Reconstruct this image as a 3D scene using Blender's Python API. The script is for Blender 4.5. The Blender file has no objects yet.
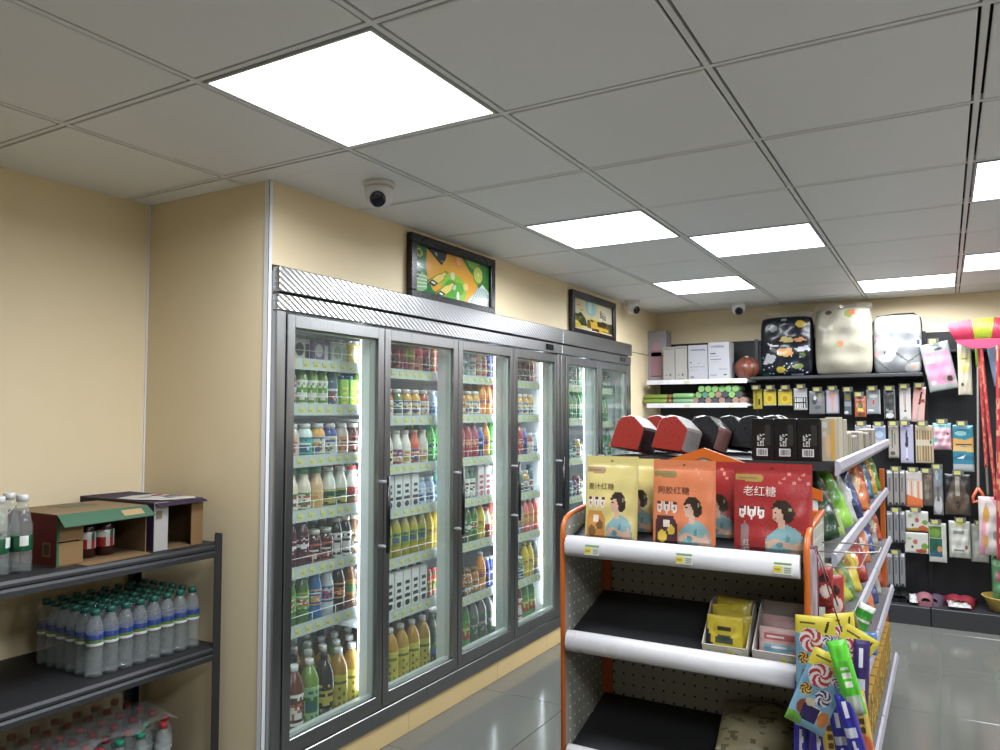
import bpy, math, random
from mathutils import Matrix, Vector
PI = math.pi
scn = bpy.context.scene
col = scn.collection
random.seed(7)
# ------------------------------------------------------------------ camera, world, exposure
CAMZ = 1.445
FPX = 764.6
YAW, PITCH = math.radians(30.16), math.radians(2.976)
cam_d = bpy.data.cameras.new('camera')
cam_d.sensor_width = 36.0
cam_d.lens = FPX / 1000 * 36.0
cam_d.clip_start = 0.05
cam = bpy.data.objects.new('camera', cam_d)
col.objects.link(cam)
cam.location = (0, 0, CAMZ)
cam.rotation_euler = (PI / 2 + PITCH, 0, YAW)
scn.camera = cam
w = bpy.data.worlds.new('world')
scn.world = w
w.use_nodes = True
w.node_tree.nodes['Background'].inputs[0].default_value = (0.8, 0.85, 0.9, 1)
w.node_tree.nodes['Background'].inputs[1].default_value = 0.05
vs = scn.view_settings
vs.view_transform = 'Standard'
vs.look = 'None'
vs.gamma = 1.0
vs.use_curve_mapping = False
vs.exposure = 0.18
PANEL = 4.0        # glow of the ceiling panel diffusers
LAMP_W = 27.0      # light each panel sends down (W)
LED = 12.0          # fridge tube emission
_R = Matrix.Rotation(YAW, 3, 'Z') @ Matrix.Rotation(PITCH, 3, 'X')
def ray(u, v):
    return _R @ Vector(((u - 500) / FPX, 1.0, -(v - 375) / FPX))
def on_x(u, v, x):
    d = ray(u, v); t = x / d.x
    return Vector((x, d.y * t, d.z * t + CAMZ))
def on_y(u, v, y):
    d = ray(u, v); t = y / d.y
    return Vector((d.x * t, y, d.z * t + CAMZ))
def on_z(u, v, z):
    d = ray(u, v); t = (z - CAMZ) / d.z
    return Vector((d.x * t, d.y * t, z))
# ------------------------------------------------------------------ colour, geometry
def C(h):
    h = h.lstrip('#')
    r = [int(h[i:i + 2], 16) / 255 for i in (0, 2, 4)]
    return tuple((x / 12.92 if x <= .04045 else ((x + .055) / 1.055) ** 2.4) for x in r) + (1.0,)
WHITE = '#e8e8e6'
class G:
    """collects faces with a colour each, becomes ONE mesh"""
    def __init__(s):
        s.v = []; s.f = []; s.c = []; s.s = []
    def add(s, vs_, fs, c=WHITE, smooth=False):
        b = len(s.v); s.v += [tuple(p) for p in vs_]
        for k, f in enumerate(fs):
            s.f.append([b + i for i in f]); s.c.append(c[k] if isinstance(c, list) else c); s.s.append(smooth)
        return s
    def box(s, x0, x1, y0, y1, z0, z1, c=WHITE):
        v = [(x, y, z) for z in (z0, z1) for y in (y0, y1) for x in (x0, x1)]
        return s.add(v, [(0, 2, 3, 1), (4, 5, 7, 6), (0, 1, 5, 4), (2, 6, 7, 3), (0, 4, 6, 2), (1, 3, 7, 5)], c)
    def cbox(s, x0, x1, y0, y1, z0, z1, c=WHITE, b=.004, smooth=False):
        """box with chamfered edges"""
        X, Y, Z = (x0, x1), (y0, y1), (z0, z1)
        v = []; idx = {}
        for i in (0, 1):
            for j in (0, 1):
                for k in (0, 1):
                    sx, sy, sz = (b, -b)[i], (b, -b)[j], (b, -b)[k]
                    for a in range(3):
                        p = [X[i] + sx, Y[j] + sy, Z[k] + sz]; p[a] = (X[i], Y[j], Z[k])[a]
                        idx[i, j, k, a] = len(v); v.append(p)
        cx = ((x0 + x1) / 2, (y0 + y1) / 2, (z0 + z1) / 2)
        fs = []
        def face(ids):
            a, b_, c_ = [Vector(v[i]) for i in ids[:3]]
            n = (b_ - a).cross(c_ - a); m = sum((Vector(v[i]) for i in ids), Vector()) / len(ids) - Vector(cx)
            fs.append(tuple(ids) if n.dot(m) > 0 else tuple(reversed(ids)))
        for a in range(3):
            o = [q for q in range(3) if q != a]
            for e in (0, 1):
                ids = []
                for (p, q) in ((0, 0), (1, 0), (1, 1), (0, 1)):
                    t = [0, 0, 0]; t[a] = e; t[o[0]] = p; t[o[1]] = q
                    ids.append(idx[t[0], t[1], t[2], a])
                face(ids)
            for (p, q) in ((0, 0), (1, 0), (1, 1), (0, 1)):
                t = [0, 0, 0]; t[o[0]] = p; t[o[1]] = q; t2 = list(t); t2[a] = 1
                face([idx[(*t, o[0])], idx[(*t2, o[0])], idx[(*t2, o[1])], idx[(*t, o[1])]])
        for i in (0, 1):
            for j in (0, 1):
                for k in (0, 1):
                    face([idx[i, j, k, 0], idx[i, j, k, 1], idx[i, j, k, 2]])
        return s.add(v, fs, c, smooth)
    def lathe(s, prof, c=WHITE, n=14, at=(0, 0, 0), cf=None, smooth=True, r_of=None):
        """prof: (radius, z); c: colour or a list, one per ring; cf(theta, ring) overrides"""
        v = []
        for r, z in prof:
            for k in range(n):
                t = 2 * PI * k / n
                rr = r * (r_of(t) if r_of else 1)
                v.append((at[0] + rr * math.cos(t), at[1] + rr * math.sin(t), at[2] + z))
        fs, cs = [], []
        for i in range(len(prof) - 1):
            for k in range(n):
                fs.append((i * n + k, i * n + (k + 1) % n, (i + 1) * n + (k + 1) % n, (i + 1) * n + k))
                base = c[i] if isinstance(c, list) else c
                cs.append((cf(2 * PI * (k + .5) / n, i) or base) if cf else base)
        s.add(v, fs, cs, smooth)
        c0 = c[0] if isinstance(c, list) else c; c1 = c[-1] if isinstance(c, list) else c
        b = len(s.v) - len(v)
        s.f.append([b + k for k in reversed(range(n))]); s.c.append(c0); s.s.append(False)
        m = b + (len(prof) - 1) * n
        s.f.append([m + k for k in range(n)]); s.c.append(c1); s.s.append(False)
        return s
    def tube(s, pts, r=.004, c=WHITE, n=6, closed=False):
        pts = [Vector(p) for p in pts]; N = len(pts); v = []; up = None
        for i, p in enumerate(pts):
            a = pts[(i - 1) % N] if (closed or i) else p
            b = pts[(i + 1) % N] if (closed or i < N - 1) else p
            t = (b - a).normalized()
            if up is None:
                up = t.orthogonal().normalized()
            up = (up - t * up.dot(t)).normalized(); w_ = t.cross(up)
            rr = r[i] if isinstance(r, (list, tuple)) else r
            v += [p + (up * math.cos(2 * PI * k / n) + w_ * math.sin(2 * PI * k / n)) * rr for k in range(n)]
        fs = []
        for i in range(N if closed else N - 1):
            j = (i + 1) % N
            fs += [(i * n + k, i * n + (k + 1) % n, j * n + (k + 1) % n, j * n + k) for k in range(n)]
        if not closed:
            fs += [tuple(reversed(range(n))), tuple((N - 1) * n + k for k in range(n))]
        return s.add(v, fs, c, True)
    def prism(s, pts, t0, t1, axis='y', c=WHITE, side=None):
        """outline (a, b) extruded along axis; y: (x, z); x: (y, z); z: (x, y)"""
        def P(p, t):
            return {'y': (p[0], t, p[1]), 'x': (t, p[0], p[1]), 'z': (p[0], p[1], t)}[axis]
        n = len(pts); A = sum(pts[i][0] * pts[(i + 1) % n][1] - pts[(i + 1) % n][0] * pts[i][1] for i in range(n))
        if (A > 0) == (axis == 'y'):
            pts = list(reversed(pts))
        v = [P(p, t0) for p in pts] + [P(p, t1) for p in pts]
        fs = [tuple(reversed(range(n))), tuple(range(n, 2 * n))] + [(i, (i + 1) % n, n + (i + 1) % n, n + i) for i in range(n)]
        return s.add(v, fs, [c, c] + [side or c] * n)
    def flat(s, pts, c, lay=1, y=0.0, step=.0004):
        """flat print facing -Y, outline in (x, z)"""
        n = len(pts); A = sum(pts[i][0] * pts[(i + 1) % n][1] - pts[(i + 1) % n][0] * pts[i][1] for i in range(n))
        if A < 0: pts = list(reversed(pts))
        return s.add([(p[0], y - lay * step, p[1]) for p in pts], [tuple(range(n))], c)
    def rect(s, x0, z0, x1, z1, c, lay=1, y=0.0, step=.0004):
        return s.flat([(x0, z0), (x1, z0), (x1, z1), (x0, z1)], c, lay, y, step)
    def disc(s, x, z, rx, rz, c, lay=1, y=0.0, n=14, a=0.0, step=.0004):
        ca, sa = math.cos(a), math.sin(a)
        return s.flat([(x + rx * math.cos(2 * PI * k / n) * ca - rz * math.sin(2 * PI * k / n) * sa,
                        z + rx * math.cos(2 * PI * k / n) * sa + rz * math.sin(2 * PI * k / n) * ca) for k in range(n)], c, lay, y, step)
    def word(s, txt, x, z, size, c, lay=1, y=0.0, ang=0.0, step=.0004, vert=False):
        ca, sa = math.cos(ang), math.sin(ang)
        v, f, wd = glyphs(txt)
        if vert:
            for i, ch in enumerate(txt):
                s.word(ch, x, z - i * size * 1.05, size, c, lay, y, ang, step)
            return s
        return s.add([(x + (p[0] * ca - p[1] * sa) * size, y - lay * step, z + (p[0] * sa + p[1] * ca) * size) for p in v], f, c)
    def xf(s, M):
        s.v = [tuple(M @ Vector(p)) for p in s.v]; return s
    def rot(s, axis, deg, about=(0, 0, 0)):
        T = Matrix.Translation(about)
        return s.xf(T @ Matrix.Rotation(math.radians(deg), 4, axis) @ T.inverted())
    def mv(s, x=0, y=0, z=0):
        return s.xf(Matrix.Translation((x, y, z)))
    def mesh(s, name, mat):
        me = bpy.data.meshes.new(name)
        me.from_pydata(s.v, [], s.f)
        me.polygons.foreach_set('use_smooth', s.s)
        ca = me.color_attributes.new('Col', 'FLOAT_COLOR', 'CORNER')
        buf = []; memo = {}
        for f, c in zip(s.f, s.c):
            if c not in memo: memo[c] = C(c) if isinstance(c, str) else c
            buf += list(memo[c]) * len(f)
        ca.data.foreach_set('color', buf)
        me.materials.append(M[mat] if isinstance(mat, str) else mat)
        me.update()
        return me
_gl = {}
def glyphs(txt):
    if txt not in _gl:
        cu = bpy.data.curves.new('lettering', 'FONT'); cu.body = txt; cu.size = 1.0; cu.resolution_u = 2
        ob = bpy.data.objects.new('lettering', cu); col.objects.link(ob)
        dg = bpy.context.evaluated_depsgraph_get(); dg.update()
        me = bpy.data.meshes.new_from_object(ob.evaluated_get(dg))
        v = [(p.co.x, p.co.y) for p in me.vertices]; f = [tuple(p.vertices) for p in me.polygons]
        f2 = []
        for p in f:
            A = sum(v[p[i]][0] * v[p[(i + 1) % len(p)]][1] - v[p[(i + 1) % len(p)]][0] * v[p[i]][1] for i in range(len(p)))
            f2.append(p if A > 0 else tuple(reversed(p)))
        _gl[txt] = (v, f2, max([a[0] for a in v], default=1))
        bpy.data.objects.remove(ob); bpy.data.curves.remove(cu); bpy.data.meshes.remove(me)
    return _gl[txt]
# ------------------------------------------------------------------ materials
M = {}
def new_mat(name):
    m = bpy.data.materials.new(name); m.use_nodes = True; M[name] = m
    nt = m.node_tree
    return m, nt, nt.nodes['Principled BSDF']
def setp(b, **k):
    for n, v in k.items():
        b.inputs[n.replace('_', ' ')].default_value = v
def printed(name, rough=.45, spec=.4, metal=0.0, bump=0.0, scale=60, coat=0.0, gain=.66):
    """colour comes from the object's own faces; roughness varies a little with noise"""
    m, nt, b = new_mat(name)
    a = nt.nodes.new('ShaderNodeAttribute'); a.attribute_name = 'Col'
    hs = nt.nodes.new('ShaderNodeHueSaturation'); hs.inputs['Saturation'].default_value = .95; hs.inputs['Value'].default_value = gain
    nt.links.new(a.outputs['Color'], hs.inputs['Color']); nt.links.new(hs.outputs['Color'], b.inputs['Base Color'])
    nz = nt.nodes.new('ShaderNodeTexNoise'); nz.inputs['Scale'].default_value = scale
    mr = nt.nodes.new('ShaderNodeMapRange'); mr.inputs[3].default_value = max(.02, rough - .08); mr.inputs[4].default_value = rough + .08
    nt.links.new(nz.outputs['Fac'], mr.inputs[0]); nt.links.new(mr.outputs[0], b.inputs['Roughness'])
    setp(b, Specular_IOR_Level=spec, Metallic=metal, Coat_Weight=coat)
    if bump:
        bp = nt.nodes.new('ShaderNodeBump'); bp.inputs['Strength'].default_value = bump; bp.inputs['Distance'].default_value = .004
        nt.links.new(nz.outputs['Fac'], bp.inputs['Height']); nt.links.new(bp.outputs[0], b.inputs['Normal'])
    return m
printed('paper', .6, .3)
printed('plastic', .35, .5)
printed('gloss', .16, .6)
printed('foil', .3, .5, 0, .2, 45, .22)
printed('film', .3, .35, 0, .1, 14, .12)
printed('cloth', .85, .15, 0, .3, 90)
printed('black', .5, .35, 0, .15, 260)
printed('card', .75, .2, 0, .1, 120)
printed('lacquer', .28, .5)
def surface(name, c1, c2, rough, scale, bump=0.0, spec=.5, metal=0.0, stretch=(1, 1, 1), detail=4, dist=.002, rvar=.06):
    m, nt, b = new_mat(name)
    tc = nt.nodes.new('ShaderNodeTexCoord'); mp = nt.nodes.new('ShaderNodeMapping'); mp.inputs['Scale'].default_value = stretch
    nz = nt.nodes.new('ShaderNodeTexNoise'); nz.inputs['Scale'].default_value = scale; nz.inputs['Detail'].default_value = detail
    mx = nt.nodes.new('ShaderNodeMix'); mx.data_type = 'RGBA'
    mx.inputs['A'].default_value = C(c1); mx.inputs['B'].default_value = C(c2)
    nt.links.new(tc.outputs['Object'], mp.inputs[0]); nt.links.new(mp.outputs[0], nz.inputs['Vector'])
    nt.links.new(nz.outputs['Fac'], mx.inputs['Factor']); nt.links.new(mx.outputs['Result'], b.inputs['Base Color'])
    mr = nt.nodes.new('ShaderNodeMapRange'); mr.inputs[3].default_value = max(0.02, rough - rvar); mr.inputs[4].default_value = rough + rvar
    nt.links.new(nz.outputs['Fac'], mr.inputs[0]); nt.links.new(mr.outputs[0], b.inputs['Roughness'])
    setp(b, Specular_IOR_Level=spec, Metallic=metal)
    if bump:
        bp = nt.nodes.new('ShaderNodeBump'); bp.inputs['Strength'].default_value = bump; bp.inputs['Distance'].default_value = dist
        nt.links.new(nz.outputs['Fac'], bp.inputs['Height']); nt.links.new(bp.outputs[0], b.inputs['Normal'])
    return m
surface('wall', '#d9caa8', '#ddceae', .55, 9, .05, .3)
surface('ceiling_tile', '#e2e5ea', '#e6e9ee', .5, 40, .08, .3)
surface('ceiling_bar', '#dcdfe3', '#e0e3e7', .4, 30)
surface('void', '#040405', '#070708', .9, 5)
surface('floor_tile', '#545551', '#5e5f5a', .13, 1.6, 0, .5, rvar=.03)
surface('grout', '#5f5f5a', '#6a6a64', .7, 30)
surface('tan_tile', '#c9b07c', '#d0b886', .35, 6)
surface('white_trim', '#d4d7db', '#dcdee2', .4, 20)
surface('steel', '#8f9192', '#a3a5a6', .3, 3, .05, .5, 1.0, (40, 40, .8), 6)
surface('white_enamel', '#e6e9ec', '#eceef0', .35, 12)
surface('grey_mullion', '#c3cac8', '#cdd3d1', .4, 12)
surface('rack_black', '#1c1e21', '#232529', .5, 120, .2)
surface('shelf_black', '#17181a', '#232427', .55, 200, .3)
surface('rail_white', '#c4c4c8', '#cdcdd1', .28, 10)
surface('rail_silver', '#8b8a96', '#9c9ba6', .3, 30)
surface('orange_paint', '#a8521a', '#b05a1e', .35, 15)
surface('shelf_grey', '#4f5052', '#58595b', .5, 25)
surface('wire_white', '#eef0f2', '#f4f6f8', .35, 10)
surface('wire_steel', '#8c8a86', '#a5a29c', .35, 40, metal=.7)
surface('black_plastic', '#0d0e10', '#15161a', .4, 40)
surface('chrome', '#c9cccf', '#d6d8da', .18, 20, metal=1.0)
# canopy steel: brushed with a faint diagonal ripple
m = surface('canopy_steel', '#9a9c9e', '#aeb0b2', .32, 3, 0, .5, 1.0, (40, 40, .8), 6)
nt = m.node_tree
tc = nt.nodes.new('ShaderNodeTexCoord'); mp = nt.nodes.new('ShaderNodeMapping'); mp.inputs['Rotation'].default_value = (math.radians(-58), 0, 0)
wv = nt.nodes.new('ShaderNodeTexWave'); wv.bands_direction = 'Y'; wv.inputs['Scale'].default_value = 17; wv.inputs['Distortion'].default_value = 1.2; wv.inputs['Detail Scale'].default_value = .8
bp = nt.nodes.new('ShaderNodeBump'); bp.inputs['Strength'].default_value = .3; bp.inputs['Distance'].default_value = .004
nt.links.new(tc.outputs['Object'], mp.inputs[0]); nt.links.new(mp.outputs[0], wv.inputs['Vector']); nt.links.new(wv.outputs['Fac'], bp.inputs['Height'])
nt.links.new(bp.outputs[0], nt.nodes['Principled BSDF'].inputs['Normal'])
def emitter(name, c, s):
    m, nt, b = new_mat(name)
    setp(b, Base_Color=C('#ffffff'), Emission_Color=C(c), Emission_Strength=s)
    return m
emitter('panel_light', '#eef4ff', PANEL)
emitter('led_light', '#eef4ff', LED)
surface('screen_dim', '#16241f', '#1c2c26', .2, 20)
def thin_clear(name, tint, rough=.03, body=.0, body_c='#ffffff', ior=1.45, coat=1.0):
    """thin clear sheet: see-through, fresnel reflection, a little milky body"""
    m, nt, b = new_mat(name)
    nt.nodes.remove(b); out = nt.nodes['Material Output']
    tr = nt.nodes.new('ShaderNodeBsdfTransparent'); tr.inputs[0].default_value = C(tint)
    df = nt.nodes.new('ShaderNodeBsdfDiffuse'); df.inputs[0].default_value = C(body_c)
    gl = nt.nodes.new('ShaderNodeBsdfGlossy'); gl.inputs['Roughness'].default_value = rough
    lw = nt.nodes.new('ShaderNodeLayerWeight'); lw.inputs['Blend'].default_value = .5      # same from both sides of the sheet
    pw = nt.nodes.new('ShaderNodeMath'); pw.operation = 'POWER'; pw.inputs[1].default_value = 5
    ml = nt.nodes.new('ShaderNodeMath'); ml.operation = 'MULTIPLY_ADD'; ml.inputs[1].default_value = .95 * coat; ml.inputs[2].default_value = .03 * coat; ml.use_clamp = True
    nt.links.new(lw.outputs['Facing'], pw.inputs[0]); nt.links.new(pw.outputs[0], ml.inputs[0])
    m1 = nt.nodes.new('ShaderNodeMixShader'); m1.inputs[0].default_value = body
    m2 = nt.nodes.new('ShaderNodeMixShader')
    nt.links.new(tr.outputs[0], m1.inputs[1]); nt.links.new(df.outputs[0], m1.inputs[2])
    nt.links.new(ml.outputs[0], m2.inputs[0]); nt.links.new(m1.outputs[0], m2.inputs[1]); nt.links.new(gl.outputs[0], m2.inputs[2])
    nt.links.new(m2.outputs[0], out.inputs['Surface'])
    return m
thin_clear('door_glass', '#f4f8f6', .02, .02, '#dfe8e6', 1.42)
thin_clear('clear_pet', '#eef2f2', .06, .10, '#e8eef0', 1.4)
thin_clear('clear_bag', '#f6f6f4', .12, .10, '#ffffff', 1.4)
def pegboard(name, c, hole, pitch, rad):
    """flat panel with a grid of small holes (object coordinates: the two larger axes)"""
    m, nt, b = new_mat(name)
    tc = nt.nodes.new('ShaderNodeTexCoord'); sp = nt.nodes.new('ShaderNodeSeparateXYZ'); ad = nt.nodes.new('ShaderNodeMath'); ad.operation = 'ADD'
    nt.links.new(tc.outputs['Object'], sp.inputs[0]); nt.links.new(sp.outputs[0], ad.inputs[0]); nt.links.new(sp.outputs[1], ad.inputs[1])
    ds = []
    for src in (ad.outputs[0], sp.outputs[2]):
        pp = nt.nodes.new('ShaderNodeMath'); pp.operation = 'PINGPONG'; pp.inputs[1].default_value = pitch / 2
        nt.links.new(src, pp.inputs[0])
        q = nt.nodes.new('ShaderNodeMath'); q.operation = 'POWER'; q.inputs[1].default_value = 2
        nt.links.new(pp.outputs[0], q.inputs[0]); ds.append(q)
    s_ = nt.nodes.new('ShaderNodeMath'); s_.operation = 'ADD'
    nt.links.new(ds[0].outputs[0], s_.inputs[0]); nt.links.new(ds[1].outputs[0], s_.inputs[1])
    lt = nt.nodes.new('ShaderNodeMath'); lt.operation = 'LESS_THAN'; lt.inputs[1].default_value = rad * rad
    nt.links.new(s_.outputs[0], lt.inputs[0])
    mx = nt.nodes.new('ShaderNodeMix'); mx.data_type = 'RGBA'; mx.inputs['A'].default_value = C(c); mx.inputs['B'].default_value = C(hole)
    nt.links.new(lt.outputs[0], mx.inputs['Factor']); nt.links.new(mx.outputs['Result'], b.inputs['Base Color'])
    setp(b, Roughness=.5, Specular_IOR_Level=.3)
    return m
pegboard('peg_grey', '#8d8c84', '#12120f', .032, .0036)
pegboard('peg_side', '#8f8f88', '#e4e4dc', .032, .0036)  # light showing through the holes is put into their pale colour
pegboard('peg_black', '#191a1d', '#08080a', .025, .004)
# ------------------------------------------------------------------ objects
def link(name, me, parent=None):
    o = bpy.data.objects.new(name, me); col.objects.link(o)
    if parent: o.parent = parent
    return o
def part(name, g, mat, parent, label=None):
    o = link(name, g.mesh(name, mat) if isinstance(g, G) else g, parent)
    if label: o['label'] = label
    return o
def tag(o, label, cat, group=None):
    o['label'] = label; o['category'] = cat
    if group: o['group'] = group
    n = len(label.replace(',', ' ').split())
    if not 4 <= n <= 16: print('LABEL LENGTH', n, label)
    return o
def thing(name, label, cat, loc=(0, 0, 0), rz=0.0, group=None, rot=None):
    o = bpy.data.objects.new(name, None); col.objects.link(o); o.empty_display_size = .05
    o.location = loc; o.rotation_euler = rot or (0, 0, rz)
    return tag(o, label, cat, group)
def solo(name, g, mat, label, cat, loc=(0, 0, 0), rz=0.0, group=None, rot=None):
    o = link(name, g.mesh(name, mat) if isinstance(g, G) else g)
    o.location = loc; o.rotation_euler = rot or (0, 0, rz)
    return tag(o, label, cat, group)
def struct(name, g, mat, parent=None):
    o = link(name, g.mesh(name, mat) if isinstance(g, G) else g, parent)
    if not parent: o['kind'] = 'structure'
    return o
ORD = ['first', 'second', 'third', 'fourth', 'fifth', 'sixth', 'seventh', 'eighth', 'ninth', 'tenth', 'eleventh', 'twelfth',
       'thirteenth', 'fourteenth', 'fifteenth', 'sixteenth']
# ------------------------------------------------------------------ the room
ZC = 2.329
XL, XF, XR = -2.89, -2.175, 3.10       # left wall, wall over the fridges, right wall
YN, YC, YB = -2.40, 2.02, 6.47         # wall behind the camera, recess wall, back wall
FL = struct('floor', G().box(XL - .1, XR + .1, YN - .1, YB + .1, -.06, -.004), 'grout')
TS = .8
fm = G().cbox(.0015, TS - .0015, .0015, TS - .0015, -.01, 0, b=.0012).mesh('floor_tile', 'floor_tile')
ty0 = 3.52 - 8 * TS
for a in range(-1, 8):
    for b_ in range(0, 13):
        x = -2.46 + a * TS; y = ty0 + b_ * TS
        if x > XR or y > YB or y + TS < YN or x + TS < XL: continue
        if x < XL or x + TS > XR or y < YN or y + TS > YB:
            g = G().cbox(max(x, XL) + .0015, min(x + TS, XR) - .0015, max(y, YN) + .0015, min(y + TS, YB) - .0015, -.01, 0, b=.0012)
            part('floor_tile', g, 'floor_tile', FL)
        else:
            part('floor_tile', fm, None, FL).location = (x, y, 0)
struct('wall_left', G().box(XL - .1, XL, YN, YC + .015, 0, ZC + .03), 'wall')
struct('wall_recess', G().box(XL - .1, XF, YC, YC + .012, 0, ZC + .03), 'wall')
struct('wall_fridge_top', G().box(XF - .1, XF, YC + .012, 5.765, 2.012, ZC + .03), 'wall')
struct('wall_fridge_end', G().box(XF - .1, XF, 5.765, YB, 0, ZC + .03), 'wall')
struct('wall_fridge_rear', G().box(XL - .1, XL, YC + .015, YB, 0, ZC + .03), 'wall')
struct('wall_back', G().box(XL - .1, XR + .1, YB, YB + .1, 0, ZC + .03), 'wall')
struct('wall_right', G().box(XR, XR + .1, YN, YB, 0, ZC + .03), 'wall')
struct('wall_front', G().box(XL - .1, XR + .1, YN - .1, YN, 0, ZC + .03), 'wall')
struct('trim_1', G().box(XF - .022, XF + .003, YC - .004, YC, 0, ZC).box(XF, XF + .004, YC - .004, YC + .011, 0, ZC), 'white_trim')
struct('trim_2', G().box(XL, XL + .006, YC - .006, YC, 0, ZC), 'white_trim')
struct('trim_3', G().box(XF, XF + .002, 5.765, YB, 1.95, 1.953), 'void')
PB = struct('baseboard_fridge', G().box(-2.19, -2.155, YC + .013, 5.765, 0, .10), 'grout')
y = YC + .013
for k, yy in enumerate((2.872, 3.672, 4.272, 5.072, 5.762)):
    part('plinth_tile', G().cbox(-2.157, -2.149, y + .001, yy - .001, .001, .1, b=.001), 'tan_tile', PB); y = yy
# ceiling: dark void above, bars, one object per tile
CE = struct('ceiling', G().box(XL - .1, XR + .1, YN - .1, YB + .1, ZC + .03, ZC + .08), 'void')
X0, Y0, T = -1.0992, 1.3131, .6
LIT = {(-1, 0), (-1, 3), (0, 4), (-1, 6), (1, 7), (2, 3), (2, 6), (2, -2), (2, 0), (5, 0), (5, 3), (5, 6)}  # the unseen panel nearest the camera is added to brighten the left wall
gap = .015
tm = G().cbox(gap, T - gap, gap, T - gap, 0, .012, b=.0025).mesh('ceiling_tile', 'ceiling_tile')
def clip(x0, x1, y0, y1):
    if y0 >= YC - .06 and x0 < XF: x0 = XF
    elif y1 > YC and x1 <= XF: y1 = YC
    return max(x0, XL), min(x1, XR), max(y0, YN), min(y1, YB)
for i in range(-3, 7):
    for j in range(-7, 9):
        x0, y0 = X0 + i * T, Y0 + j * T
        if (i, j) in LIT: continue
        rects = [(x0, x0 + T, y0, y0 + T)]
        if i == -2 and j == 1: rects = [(x0, x0 + T, y0, YC), (XF, x0 + T, YC, y0 + T)]
        for r in rects:
            if i < -2 and r[2] >= YC - .01: continue
            q = clip(*r)
            if q[1] - q[0] < .03 or q[3] - q[2] < .03: continue
            if q == (x0, x0 + T, y0, y0 + T):
                part('ceiling_tile', tm, None, CE).location = (x0, y0, ZC)
            else:
                part('ceiling_tile', G().box(q[0] + (gap if q[0] == x0 else 0), q[1] - (gap if q[1] == x0 + T else .001), q[2] + (gap if q[2] == y0 else 0), q[3] - (gap if q[3] == y0 + T else .001), ZC, ZC + .012), 'ceiling_tile', CE)
bw = .0075
for i in range(-2, 7):
    x = X0 + i * T
    part('grid_bar', G().box(x - bw, x + bw, YN, YC if x < XF else YB, ZC + .001, ZC + .02), 'ceiling_bar', CE)
for j in range(-6, 9):
    y = Y0 + j * T
    part('grid_bar', G().box(XL if y < YC else XF, XR, y - bw, y + bw, ZC + .0015, ZC + .0205), 'ceiling_bar', CE)
LBL = {(-1, 0): 'large square ceiling light panel above the first fridge doors, brightest and nearest',
       (-1, 3): 'square ceiling light panel nearest the landscape picture on the fridge wall',
       (0, 4): 'square ceiling light panel beside the one near the landscape picture, toward the aisle',
       (-1, 6): 'small-looking ceiling light panel farthest along the fridge wall',
       (1, 7): 'square ceiling light panel just in front of the packed quilts',
       (2, 3): 'ceiling light panel cut by the frame edge, higher of two at right',
       (2, 6): 'ceiling light panel cut by the frame edge above the broom, lower of two'}
fr_m = lamp_d = None
for (i, j) in sorted(LIT):
    x0, y0 = X0 + i * T, Y0 + j * T
    L = thing('ceiling_light', LBL.get((i, j), 'assumed square flush ceiling light panel out of view, %s along, %s across' % (ORD[j + 7], ORD[i + 3])), 'light', (x0, y0, ZC), group='square ceiling light panels')
    if not fr_m:
        g = G(); a, b_ = gap, .022
        for q in ((a, T - a, a, b_), (a, T - a, T - b_, T - a), (a, b_, b_, T - b_), (T - b_, T - a, b_, T - b_)):
            g.box(q[0], q[1], q[2], q[3], -.002, .014, '#d8d9da')
        fr_m = g.mesh('frame', 'plastic')
        df_m = G().box(.022, T - .022, .022, T - .022, 0, .006).mesh('diffuser', 'panel_light')
    part('frame', fr_m, None, L); part('diffuser', df_m, None, L)
    if not lamp_d:
        lamp_d = bpy.data.lights.new('panel_lamp', 'AREA'); lamp_d.shape = 'SQUARE'; lamp_d.size = T - .05
        lamp_d.energy = LAMP_W; lamp_d.color = (.93, .96, 1.0); lamp_d.spread = math.radians(168)
    lo = bpy.data.objects.new('panel_lamp', lamp_d); col.objects.link(lo); lo.parent = L; lo.location = (T / 2, T / 2, -.001)
# ceiling cameras
def dome(x, y, aim, label, s=1.0):
    t = thing('security_camera', label, 'camera', (x, y, ZC), group='white ceiling security cameras')
    part('base', G().lathe([(.056 * s, -.018 * s), (.06 * s, -.012 * s), (.06 * s, 0)], '#fafafa', 24), 'plastic', t)
    g = G().lathe([(.0 + .012 * s, -.098 * s), (.030 * s, -.092 * s), (.044 * s, -.078 * s), (.053 * s, -.056 * s), (.055 * s, -.03 * s), (.053 * s, -.018 * s)], '#f8f8fa', 24)
    part('housing', g, 'plastic', t)
    d = Vector((math.cos(aim), math.sin(aim), -.42)).normalized()
    g = G().lathe([(.033 * s, .0), (.035 * s, .024 * s), (.032 * s, .029 * s)], '#f0f0f4', 20)
    g.lathe([(.031 * s, .026 * s), (.03 * s, .031 * s), (.02 * s, .034 * s), (.006 * s, .035 * s)], '#141a28', 20)
    q = Vector((0, 0, 1)).rotation_difference(d)
    g.xf(Matrix.Translation(Vector((0, 0, -.055 * s)) + d * .028 * s) @ q.to_matrix().to_4x4())
    part('lens', g, 'gloss', t)
c = on_z(379, 183, ZC); dome(c.x, c.y, math.radians(-55), 'white dome camera on the ceiling above the fridge near the lemonade picture')
c = on_z(633, 303, ZC); dome(c.x + .03, c.y - .1, math.radians(-30), 'white dome camera above the far end of the fridge wall')
c = on_z(740, 303, ZC); dome(c.x, c.y - .05, math.radians(-75), 'white dome camera above the white cartons and navy quilt')
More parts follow.
